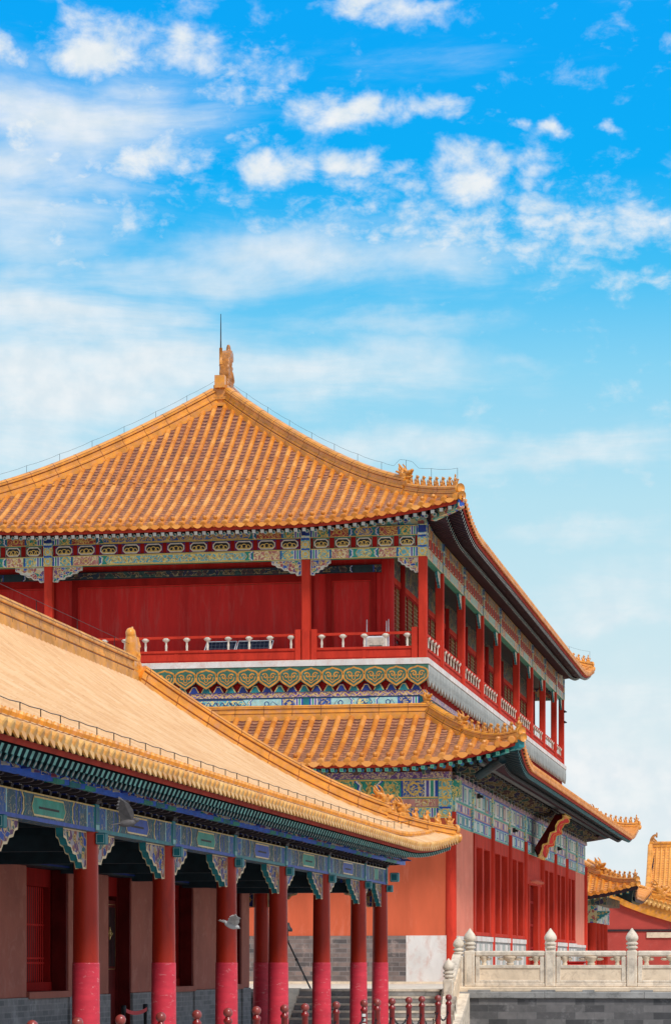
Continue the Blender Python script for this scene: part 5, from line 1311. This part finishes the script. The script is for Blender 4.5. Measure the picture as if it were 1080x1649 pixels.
SX0, SX1 = -12.6, -8.75
stairs = thing('stone_stairs', ((SX0 + SX1) / 2, TY - 1, GZ), 'grey stone steps climbing to the terrace beside the hall columns', 'stairs')
nst = 6
for i in range(nst):
    mb = MB(); z1 = ZT - (ZT - GZ) * i / nst; y0 = TY - .30 * i
    mb.bbox(SX0 + .42, SX1 - .02, y0 - .31, y0 + .02, z1 - .166, z1 - .004, 'grey_stone', .012); mb.box(SX0 + .42, SX1 - .02, y0 - .325, y0 - .0, z1 - .05, z1, 'stone')
    mb.build('step', stairs)
mb = MB(); mb.box(SX0 + .4, SX1, TY - .02, TY + .6, ZT - .16, ZT + .004, 'stone'); mb.build('landing', stairs)
for x in (SX0, SX1 + .0):
    mb = MB(); mb.prism([(.05, ZT + .02), (-1.95, GZ + .02), (-1.95, GZ), (.05, GZ)], (x, TY, 0), (0, 1, 0), (1, 0, 0), .40, 'stone_warm'); mb.build('stair_ramp', stairs)

# carved post and panel of the balustrades
bp = MB(); bp.bbox(-.125, .125, -.125, .125, 0, .86, 'stone', .02)
bp.lathe((0, 0, .86), [(.12, 0), (.09, .02), (.09, .04), (.135, .06), (.14, .09), (.10, .115), (.10, .13), (.14, .15), (.145, .18), (.105, .21), (.10, .225), (.135, .25), (.15, .29), (.145, .34), (.11, .41), (.06, .47), (.025, .52), (.008, .54)], 'stone', 22)
for s in (-1, 1):
    for (u_, n_) in (((1, 0, 0), (0, s, 0)), ((0, 1, 0), (s, 0, 0))): Pl(bp, Vector(n_) * .128, u_, n_).ribbon([(-.08, .10), (.08, .10), (.08, .78), (-.08, .78)], .015, 0, 'stone_warm', True)
bp = bp.data('post')
def panel_mesh(L):
    b = MB()
    b.bbox(-L / 2, L / 2, -.10, .10, .0, .10, 'stone', .015); b.bbox(-L / 2, L / 2, -.07, .07, .10, .50, 'stone_warm', .01)
    for x0, x1, z0, z1 in ((-L / 2 + .02, -L / 2 + .12, .1, .72), (L / 2 - .12, L / 2 - .02, .1, .72), (-L / 2 + .12, L / 2 - .12, .44, .52), (-L / 2 + .12, L / 2 - .12, .1, .16)): b.bbox(x0, x1, -.095, .095, z0, z1, 'stone', .01)
    b.bbox(-L / 2, L / 2, -.11, .11, .72, .86, 'stone', .035)
    for x, k in ((0, 1), (-L / 2 + .22, .6), (L / 2 - .22, .6)):
        b.lathe((x, 0, .52), [(.06 * k + .02, 0), (.10 * k, .03), (.07 * k, .07), (.11 * k, .10), (.12 * k, .12), (.13 * k, .15), (.17 * k, .19), (.16 * k, .21)], 'stone_warm', 14)
        for s in (-1, 1): b.ell((x + s * .2 * k, 0, .665), (.10 * k, .07, .04), 'stone_warm', 10, 6)
    return b.data('panel')
bal1 = thing('stone_balustrade', (-4, TY + .35, ZT), 'carved white stone balustrade with bud-topped posts along the terrace edge', 'balustrade')
px0 = [-8.05]; PS = 1.94
for k in range(1, 7): px0.append(Xpx(886, TY + .35) + PS * (k - 1))
px0[0] = px0[1] - PS
for i, x in enumerate(px0): put('post', bp, bal1, (x, TY + .35, ZT + .06))
pm = panel_mesh(PS - .25)
for a, b_ in zip(px0[:-1], px0[1:]): put('panel', pm, bal1, ((a + b_) / 2, TY + .35, ZT + .06))
mb = MB(); mb.bbox(px0[0] - .25, px0[-1] + .3, TY + .05, TY + .65, ZT - .06, ZT + .06, 'stone_warm', .02)
xx = px0[0]
while xx < px0[-1]:
    l = random.uniform(.25, .6); mb.box(xx, xx + l, TY + .0, TY + .049, ZT - .055, ZT - .01, 'grey_stone'); xx += l + random.uniform(.3, 1.3)
mb.build('footing', bal1)
# the run that goes down beside the stairs toward the court
SB = px0[0] - .22
bal2 = thing('stair_balustrade', (SB, TY - 1, GZ), 'white stone balustrade stepping down beside the stairs, seen end on with rounded drum ends', 'balustrade')
for (y, z, s) in ((TY + .30, ZT + .0, 1.0), (TY - 1.0, ZT - .55, 1.0)):
    o = put('post', bp, bal2, (SB - .06 + (TY - y) * -.05, y, z)); o.scale = (.92, .92, .92)
mb = MB(); prof = [(.0, .0), (-1.25, -.56), (-1.25, -.42 + .1), (0, .22)]
up = [(.10, .70), (.10, .84), (-1.0, .32), (-1.0, .18)]
mb.prism(up, (SB - .16, TY, ZT), (0, 1, 0), (1, 0, 0), .2, 'stone'); mb.prism([(.1, -.1), (.1, .50), (-1.0, -.02), (-1.0, -.62)], (SB - .14, TY, ZT), (0, 1, 0), (1, 0, 0), .16, 'stone_warm'); mb.build('panel', bal2)
mb = MB(); mb.prism([(.1, -.04), (-1.9, GZ - ZT + .16), (-1.9, GZ - ZT), (.1, GZ - ZT)], (SB - .24, TY, ZT), (0, 1, 0), (1, 0, 0), .5, 'stone'); mb.build('sloping_base', bal2)
mb = MB()
for y, z, r in ((TY - 1.22, -1.00, .20), (TY - 1.45, -1.20, .22), (TY - 1.72, -1.42, .20)):
    mb.tube([(SB - .20, y, z), (SB + .10, y, z)], r, 'stone', 18)
mb.prism([(-1.1, -.55), (-1.1, -.30), (-1.9, -.70), (-1.9, -1.0)], (SB - .15, TY, ZT), (0, 1, 0), (1, 0, 0), .2, 'stone'); mb.build('drum_stone', bal2)

# ================================================================== things on and around the buildings
# name board hung above the pavilion door, leaning out
yc = CY[4] + 3.2
pq = thing('hanging_plaque', (XG + .3, yc, 4.2), 'red hanging name board with a gilded scalloped frame above the pavilion door', 'plaque')
tilt = R(32); ax = Vector((0, 1, 0)); upv = Vector((math.sin(tilt), 0, math.cos(tilt))); nv = Vector((math.cos(tilt), 0, -math.sin(tilt))); c0 = Vector((XG + .10, yc, 4.30))
mb = MB(); mb.prism([(-.85, .15), (.85, .15), (.85, 1.62), (-.85, 1.62)], c0, ax, nv, .12, 'red_bright', up=upv); mb.build('board', pq)
def scallop(sgn, vertical):
    b = MB(); n = 24; inner, outer = [], []
    for k in range(n + 1):
        t = k / n; wv_ = .07 * math.sin(t * 7 * math.pi) + .035 * math.sin(t * 13 * math.pi + 1)
        if vertical: i_ = (sgn * .85, .15 + 1.47 * t); o_ = (sgn * (1.06 + wv_ * .5), -.02 + 1.81 * t)
        else:
            z = 1.62 if sgn > 0 else .15; i_ = (-.85 + 1.7 * t, z); o_ = (-1.06 + 2.12 * t, z + sgn * (.19 + wv_ * .5))
        inner.append(c0 + ax * i_[0] + upv * i_[1] + nv * .13); outer.append(c0 + ax * o_[0] + upv * o_[1] + nv * (.32 + wv_ * .8))
    off = (ax * sgn if vertical else upv * sgn) * .05 - nv * .05
    for k in range(n):
        b.add([inner[k], inner[k + 1], outer[k + 1], outer[k]], 'red_bright'); b.add([inner[k] + off - nv * .08, outer[k] + off, outer[k + 1] + off, inner[k + 1] + off - nv * .08], 'maroon')
        b.add([outer[k], outer[k + 1], outer[k + 1] + off, outer[k] + off], 'gold')
    b.tube(outer, .022, 'gold', 6)
    md = [i_ + (o_ - i_) * (.45 + .25 * math.sin(k * .9)) + nv * .012 for k, (i_, o_) in enumerate(zip(inner, outer))]; b.tube(md[2:-2], .010, 'gold', 5)
    return b
for sg in (-1, 1):
    for v_ in (True, False): scallop(sg, v_).build('frame_side', pq)

# solar panels, instrument cabinet and whip aerials on the gallery floor
sp_ = thing('solar_panel', (Xpx(380, YE + .55), YE + .55, ZF), 'pair of dark gridded solar panels leaning behind the gallery railing', 'solar panel')
for px0_, px1_ in ((326, 374), (377, 433)):
    xa, xb = Xpx(px0_, YE + .55), Xpx(px1_, YE + .55); mb = MB()
    lean = Vector((.10, .35, .62)); b0 = Vector((xa, YE + .40, ZF + .12)); u_ = Vector((xb - xa, 0, 0)); n_ = u_.cross(lean).normalized()
    mb.add([b0, b0 + u_, b0 + u_ + lean, b0 + lean], 'solar_cells'); mb.add([x + Vector((0, .03, -.01)) for x in (b0, b0 + lean, b0 + u_ + lean, b0 + u_)], 'black')
    for p, q in ((b0, b0 + u_), (b0 + u_, b0 + u_ + lean), (b0 + u_ + lean, b0 + lean), (b0 + lean, b0)): mb.tube([p, q], .018, 'box_white', 4)
    mb.tube([b0 + lean * .9 + u_ * .2, b0 + u_ * .2 + Vector((.1, .75, -.10))], .02, 'metal_dark', 4); mb.tube([b0 + lean * .9 + u_ * .8, b0 + u_ * .8 + Vector((.1, .75, -.10))], .02, 'metal_dark', 4)
    mb.build('panel', sp_)
xa, xb = Xpx(590, YE + .7), Xpx(623, YE + .7)
cb = thing('instrument_cabinet', ((xa + xb) / 2, YE + .7, ZF), 'white instrument cabinet with thin aerials behind the gallery railing near the corner', 'cabinet')
mb = MB(); mb.bbox(xa, xb, YE + .5, YE + .85, ZF + .28, ZF + .78, 'box_white', .02); mb.box(xa + .05, xb - .05, YE + .49, YE + .499, ZF + .33, ZF + .73, 'cream_paint')
for j in range(5): mb.box(xa + .12, xb - .12, YE + .482, YE + .489, ZF + .36 + .03 * j, ZF + .372 + .03 * j, 'grime')
for x in (xa + .06, xb - .06): mb.tube([(x, YE + .68, ZF), (x, YE + .68, ZF + .3)], .03, 'metal_dark', 6)
mb.build('box', cb)
for px, ptop in ((590.5, 998), (622, 1000), (625.5, 997)):
    x = Xpx(px, YE + .7); mb = MB(); mb.tube([(x, YE + .7, ZF + .2), (x, YE + .7, Zpx(ptop, x, YE + .7))], .016, 'box_white', 5); mb.build('aerial', cb)

# slanting guy rod with a small lamp, beside the stairs
yr = TY + .5; ra = Vector((Xpx(463, yr), yr, Zpx(1516, Xpx(463, yr), yr))); rb = Vector((Xpx(500, yr), yr, ZT + .0))
rod = thing('slanting_rod', rb, 'thin black slanting rod with a lamp on its top, standing behind the hall columns', 'rod')
mb = MB(); mb.tube([rb, ra], .022, 'black', 6); mb.tube([rb + (ra - rb) * .58, rb + (ra - rb) * .63], .04, 'black', 6); mb.tube([ra - (ra - rb) * .02, ra + (ra - rb) * .06], .04, 'black', 6)
mb.tube([ra, ra + Vector((.01, 0, .30))], .014, 'black', 5); mb.build('pole', rod)
mb = MB(); c = ra + Vector((.02, 0, .33)); mb.lathe(c, [(.10, -.10), (.10, -.04), (.05, .02), (.02, .12)], 'black', 10); mb.build('lamp', rod)

# red ball-topped barrier posts with chains
pst = MB(); pst.lathe((0, 0, 0), [(.13, 0), (.13, .03), (.055, .05), (.05, .80), (.062, .81), (.062, .85), (.04, .87), (.035, .89)], 'bollard_red', 14); pst = pst.data('shaft')
bll = MB(); bll.ell((0, 0, .945), (.068, .068, .068), 'bollard_ball', 14, 10); bll = bll.data('ball_top')
rngm = MB(); rngm.tube([(.05, 0, .74), (.09, 0, .73), (.09, 0, .69), (.05, 0, .68)], .009, 'metal_dark', 5); rngm = rngm.data('chain_hook')
BPX = [52, 125, 194, 259, 317, 367, 413, 458, 491, 541, 586, 607, 631, 658, 679, 705, 722]
where = ['left of the first red column', 'in front of the first red column', 'before the dark doorway', 'in front of the second red column', 'just right of the second red column', 'in front of the third red column',
         'in front of the dark corner column', 'touching the fourth red column', 'left of the fifth red column before the steps', 'between the fifth and sixth red columns', 'with white marks, by the sixth red column',
         'in front of the last red column', 'just right of the last red column', 'before the steps, third from the stair balustrade side', 'before the steps, amid the right-hand run', 'next to last toward the stair balustrade', 'nearest the white stair balustrade']
tops = []
def bl_xy(px):
    t0, t1 = Vector((-8.46, 27.6)), Vector((-7.1, 51.0)); lo, hi = -0.2, 1.3
    for _ in range(50):
        t = (lo + hi) / 2; p = t0 + (t1 - t0) * t; zc = -p.x * SA + p.y * CA; xc = p.x * CA + p.y * SA; q = 540 + F * xc / zc
        lo, hi = (t, hi) if q < px else (lo, t)
    return p
proto = None
for px, wh in zip(BPX, where):
    p = bl_xy(px)
    r = thing('barrier_post', (p.x, p.y, GZ), 'red ball-topped barrier post ' + wh, 'barrier post', 'barrier posts in front of the hall')
    put('shaft', pst, r, world=False); put('ball_top', bll, r, world=False); put('chain_hook', rngm, r, world=False, rz=R(80)); tops.append(Vector((p.x, p.y, GZ + .71)))
    if px == 586:
        mb = MB()
        for k in range(5): mb.box(-.03, .03, -.058, -.05, .40 + .08 * k, .45 + .08 * k, 'white_paint')
        put('white_mark', mb.data('white_mark'), r, world=False, rz=R(8))
for i, (p, q) in enumerate(zip(tops[:-1], tops[1:])):
    mb = MB(); n = max(12, int((q - p).length / .07)); L_ = (q - p); sag = .20 + .05 * (i % 3)
    for k in range(n):
        t0, t1 = k / n, (k + 1) / n
        P = lambda t: p + L_ * t - Vector((0, 0, sag * 4 * t * (1 - t)))
        a, b_ = P(t0), P(t1); m_ = (a + b_) / 2; d_ = (b_ - a) * .62; s_ = (Vector((0, 0, 1)) if k % 2 else Vector((1, 0, 0))) * .018
        mb.tube([m_ - d_, m_ - d_ * .6 + s_, m_ + d_ * .6 + s_, m_ + d_, m_ + d_ * .6 - s_, m_ - d_ * .6 - s_, m_ - d_], .006, 'metal_dark', 4)
    o = mb.build('barrier_chain'); nm = where[i]
    tag(o, 'sagging dark chain from the post ' + nm.split(',')[0], 'chain', 'chains between the barrier posts')

# belt barrier in the gallery
xb_ = -11.3; ya, yb = Ypx(199, xb_), Ypx(234, xb_)
bb = thing('belt_barrier', (xb_, (ya + yb) / 2, GZ), 'short queue barrier of two black posts with a red belt in the dark doorway', 'belt barrier')
for y in (ya, yb):
    mb = MB(); mb.lathe((xb_, y, GZ + .02), [(.15, 0), (.15, .02), (.03, .04), (.03, .78), (.045, .79), (.045, .90), (.03, .91)], 'black', 12); mb.build('post', bb)
mb = MB(); n = 12
for k in range(n):
    f = lambda t: (ya + (yb - ya) * t, GZ + .86 - .10 * 4 * t * (1 - t) * .6)
    (a, z), (b_, z2) = f(k / n), f((k + 1) / n); mb.add([(xb_ + .035, a, z - .045), (xb_ + .035, b_, z2 - .045), (xb_ + .035, b_, z2 + .02), (xb_ + .035, a, z + .02)], 'belt_red')
mb.build('belt', bb)

# red boxes on the terrace behind the balustrade
for px, w_, h_, lab in ((927, .42, .62, 'upright red box on the terrace seen through the balustrade opening'), (958, .62, .34, 'low red crate beside the upright box, behind the stone railing')):
    y = 66.0; x = Xpx(px, y); r = thing('red_box', (x, y, ZT), lab, 'box'); mb = MB(); mb.bbox(x - w_ / 2, x + w_ / 2, y - .2, y + .2, ZT, ZT + h_, 'red_bright', .02); mb.build('case', r)
    mb = MB(); mb.bbox(x - w_ / 2 - .02, x + w_ / 2 + .02, y - .22, y + .22, ZT + h_, ZT + h_ + .05, 'crimson_frame', .01); mb.build('lid', r)
    mb = MB(); mb.box(x - .06, x + .06, y - .215, y - .201, ZT + h_ * .6, ZT + h_ * .72, 'white_paint'); mb.build('latch', r)

# birds in flight
def bird(px, py, y, sc_, rot, body, wing, dih, label):
    x = Xpx(px, y); z = Zpx(py, x, y); r = thing('bird', (x, y, z), label, 'bird')
    b = MB(); b.ell((0, 0, 0), (.055, .13, .055), body, 12, 8); b.ell((0, .13, .03), (.036, .045, .036), body, 10, 7); b.tube([(0, .16, .03), (0, .20, .022)], [.014, .003], body, 6)
    b.mesh([(-.035, -.10, 0), (.035, -.10, 0), (.06, -.25, -.005), (0, -.23, -.005), (-.06, -.25, -.005), (-.03, -.1, .015), (.03, -.1, .015), (.055, -.25, .004), (0, -.23, .004), (-.055, -.25, .004)], [(0, 1, 2, 3, 4), (9, 8, 7, 6, 5), (0, 4, 9, 5), (1, 6, 7, 2), (2, 7, 8, 3), (3, 8, 9, 4)], body)
    me = remeshed(b, 'body', .008)
    o = put('body', me, r, world=False)
    lead = [(.02, .075), (.10, .105), (.18, .095), (.27, .05), (.36, -.03), (.40, -.075)]
    trail = [(.37, -.085), (.34, -.075), (.33, -.105), (.295, -.085), (.28, -.12), (.245, -.095), (.22, -.125), (.18, -.10), (.14, -.115), (.10, -.095), (.06, -.10), (.02, -.085)]
    zc = lambda a: .05 * math.sin(min(1, a / .3) * math.pi * .6)
    for s in (-1, 1):
        m_ = MB(); ol = lead + trail; n_ = len(ol); up_ = [(s * a, c_, zc(a) + .006) for a, c_ in ol]; dn_ = [(s * a, c_, zc(a) - .004) for a, c_ in ol]
        ct = [(s * a, .0, zc(a) + .012) for a in (.05, .15, .25, .33)]
        m_.mesh(up_ + dn_, [tuple(range(n_)), tuple(range(2 * n_ - 1, n_ - 1, -1))] + [(i, (i + 1) % n_, n_ + (i + 1) % n_, n_ + i) for i in range(n_)], wing)
        for a, c_ in trail[1:10:2]: m_.tube([(s * (a - .02), .06, zc(a) + .008), (s * a, c_ + .02, zc(a) + .006)], .005, body, 4)
        wo = put('wing', m_.data('wing'), r, world=False); wo.rotation_euler.y = -s * dih
    r.scale = (sc_,) * 3; r.rotation_euler = rot
bird(205, 1326, 30.0, .85, (R(6), R(8), R(-72)), 'bird_dark', 'bird_dark', R(58), 'dark bird with raised wings flying in front of the painted hall beam')
bird(371, 1491, 34.0, .72, (R(-25), R(-8), R(-60)), 'bird_grey', 'bird_grey', R(12), 'pale grey bird flying in front of the third red column')

# ================================================================== buildings farther back on the right
# roof of the hall behind the pavilion
YR = 131.0
rx = Xpx(1018, YR); rzv = Zpx(1418, rx, YR)
rh = thing('rear_hall', (rx - 6, YR + 8, ZT), 'small hall with an orange hip roof just behind the pavilion, partly hidden', 'hall')
WR, LR = 9.0, 11.0
RR = dict(z0=rzv - .75, H=2.6, q=.3, flare=.6, out=.3)
r_en = Slope((rx - WR, YR), (1, 0), (0, 1), WR, WR / 2, WR / 2, fl=.8, **RR); r_fa = Slope((rx, YR), (0, 1), (-1, 0), LR, WR / 2, WR / 2, fl=.8, **RR)
mb = MB()
for s in (r_en, r_fa): s.deck(mb, 'dark_teal', -.09); s.strip(mb, .02, .06, -.02, -.3, 'soffit')
rr_ = mb.build('roof', rh)
slope_parts(r_en, rr_, .34, .10, .5, 'pavilion_tile', 'far_tile', None); slope_parts(r_fa, rr_, .34, .10, .6, 'pavilion_tile', 'far_tile', None)
hip_set(rh, r_en, r_en.L, .36, .5, .40, 6, .36, .75, 'ridge_glaze', wire=False)
mb = MB(); rf_ = r_en.rafters(.3, .2, 1.6, -.36, .14, mb, 'dark_teal', 'teal'); r_fa.rafters(.3, .2, 1.6, -.36, .14, mb, 'dark_teal', 'teal'); mb.build('rafters', rr_)
xc = Xpx(953, YR + 1.8)
for k in range(4):
    for x_ in ((xc, xc - 3.5) if k == 0 else (xc,)):
        mb = MB(); mb.lathe((x_, YR + 1.8 + 2.4 * k, ZT), [(.3, 0), (.24, .1), (.22, rzv - 2.1 - ZT)], 'red_paint', 12); mb.build('column', rh)
zb_ = rzv - 2.1
mb = MB(); mb.box(xc - 6, xc + .25, YR + 1.6, YR + 2.0, zb_, zb_ + .9, 'mural_beam'); mb.box(xc - .2, xc + .24, YR + 2.0, YR + 10, zb_, zb_ + .9, 'mural_facade'); mb.box(xc - 6, xc + .8, YR + 1.0, YR + 10, zb_ + .9, zb_ + 1.3, 'mural_dark'); mb.build('painted_beam', rh)
mb = MB(); mb.box(xc - 6, xc - .9, YR + 3, YR + 10, ZT, zb_ + 1, 'crimson_plaster'); mb.build('wall', rh)
ld3 = lattice('lattice_door', .9, zb_ - ZT - .1, 'red_paint', 'gold', 'crimson_frame', 4, 12, .3)
put('lattice_door', ld3, rh, (xc - .42, YR + 2.3, ZT))
brk = bracket_board('bracket_board', .7, .5, 'teal', 'pale_cyan'); put('bracket_board', brk, rh, (xc + .2, YR + 1.8, zb_ + .6))
# red gable hall in front of the far right
YGB = 146.0
gx = lambda px: Xpx(px, YGB)
gz = lambda px, py: Zpx(py, gx(px), YGB)
gh = thing('gable_hall', (gx(1060), YGB + 8, ZT), 'crimson gable wall under a sloping orange roof at the right edge', 'hall')
prof = [(940, 1422), (975, 1440), (1005, 1457), (1040, 1470), (1080, 1482), (1160, 1500)]
x0 = gx(900); wp = [(gx(p), gz(p, y) - .05) for p, y in prof]
poly = [(wp[0][0], ZT)] + [(wp[-1][0], ZT)] + list(reversed(wp))
mb = MB(); mb.prism(poly, (0, YGB + 22, 0), (1, 0, 0), (0, -1, 0), 22, 'crimson_plaster')
mb.build('wall', gh)
zb1 = Zpx(1499, gx(1000), YGB); mb = MB(); mb.box(gx(960), wp[-1][0], YGB - .05, YGB - .002, zb1 - .06, zb1 + .06, 'dark_wood'); mb.build('wall_band', gh)
zb1 = Zpx(1505, gx(1060), YGB); mb = MB(); mb.box(gx(1041), wp[-1][0], YGB - .08, YGB - .06, zb1 - .20, zb1 + .10, 'stone_warm'); mb.build('wall_slab', gh)
mb = MB()
for (xa, za), (xb2, zb2) in zip(wp[:-1], wp[1:]): mb.prism([(xa, za - .06), (xb2, zb2 - .06), (xb2, zb2 + .62), (xa, za + .62)], (0, YGB + .1, 0), (1, 0, 0), (0, -1, 0), .32, 'ridge_glaze')
mb.build('barge_board', gh)
mb = MB(); path = [Vector((x, YGB + .15, z + 1.02)) for x, z in wp]; fine = []
for p, q in zip(path[:-1], path[1:]): fine += [p + (q - p) * i / 6 for i in range(6)]
fine.append(path[-1]); ridge(mb, fine, .42, .45, 'ridge_glaze'); gr = mb.build('gable_ridge', gh)
c = Vector((gx(1062), YGB + .15, gz(1062, 1480) + 1.25)); spawn(BB, 'hip_beast', gr, c, (1, 0), .95)
for px in (1071, 1077, 1084): c = Vector((gx(px), YGB + .15, gz(px, 1484) + 1.25)); spawn(BS, 'ridge_beast', gr, c, (1, 0), .5)
mb = MB(); n = 26
L_ = (wp[-1][0] - wp[1][0])
def gzx(x):
    for (xa, za), (xb2, zb2) in zip(wp[:-1], wp[1:]):
        if xa <= x <= xb2: return za + (zb2 - za) * (x - xa) / (xb2 - xa)
    return wp[-1][1]
for k in range(n):
    x = wp[1][0] + L_ * (k + .5) / n; z = gzx(x) + .78
    mb.tube([(x, YGB - .42, z), (x, YGB + .2, z + .12)], .12, 'hall_cap', 10); mb.ell((x + L_ / n / 2, YGB - .36, z - .16), (.12, .04, .17), 'hall_cap', 8, 6)
mb.build('edge_tiles', gh)
mb = MB()
for (xa, za), (xb2, zb2) in zip(wp[:-1], wp[1:]): mb.add([(xa, YGB + .2, za + 1.0), (xb2, YGB + .2, zb2 + 1.0), (xb2, YGB + 22, zb2 + 1.0), (xa, YGB + 22, za + 1.0)], 'hall_tile')
for k in range(60):
    y = YGB + .7 + k * .35
    mb.tube([(x, y, z + 1.05) for x, z in wp], .10, 'hall_tile', 6)
mb.build('roof', gh)
# far tower roof
YTW = 205.0
tx0, tx1 = Xpx(1040, YTW), Xpx(1140, YTW)
tw = thing('far_roof', ((tx0 + tx1) / 2, YTW + 6, ZT), 'distant steep orange tiled roof with a dragon finial at the far right', 'hall')
ze, zr = Zpx(1440, tx0, YTW), Zpx(1362, tx0, YTW)
t_fr = Slope((tx0, YTW), (1, 0), (0, 1), tx1 - tx0, 4.0, .01, ze, zr - ze, .3, .0, 1., 0.)
mb = MB(); t_fr.deck(mb, 'soffit', -.1, 10, 8); ro = mb.build('roof', tw); slope_parts(t_fr, ro, .36, .11, .4, 'far_tile', 'far_tile', None)
mb = MB(); ridge(mb, [(tx0, YTW + 4.1, zr - .1), (tx1, YTW + 4.1, zr - .1)], .5, .6, 'ridge_glaze'); a = mb.build('main_ridge', tw)
spawn(CH, 'ridge_dragon', a, (tx0 + .35, YTW + 4.1, zr + .1), (1, 0), 1.0)
mb = MB(); ridge(mb, [t_fr.P(.1, v) for v in (0, .5, 1, 2, 3, 4.0)], .4, .45, 'ridge_glaze'); mb.build('verge_ridge', tw)
mb = MB(); mb.box(tx0 + .4, tx1, YTW + 1.2, YTW + 9, ZT, ze + .3, 'crimson_plaster'); mb.build('wall', tw)
t2 = Slope((tx0 - 3, YTW - 1.5), (1, 0), (0, 1), tx1 - tx0 + 3, 2.6, 2.0, ze - 1.3, 1.3, .3, .5, 1., .2); mb = MB(); t2.deck(mb, 'soffit', -.1, 20, 6); lr = mb.build('lower_roof', tw); slope_parts(t2, lr, .36, .11, .5, 'pavilion_tile', 'pan_tile', None)
hip_set(tw, t2, 0, .4, .5, .6, 4, .5, .9, 'ridge_glaze', wire=False)
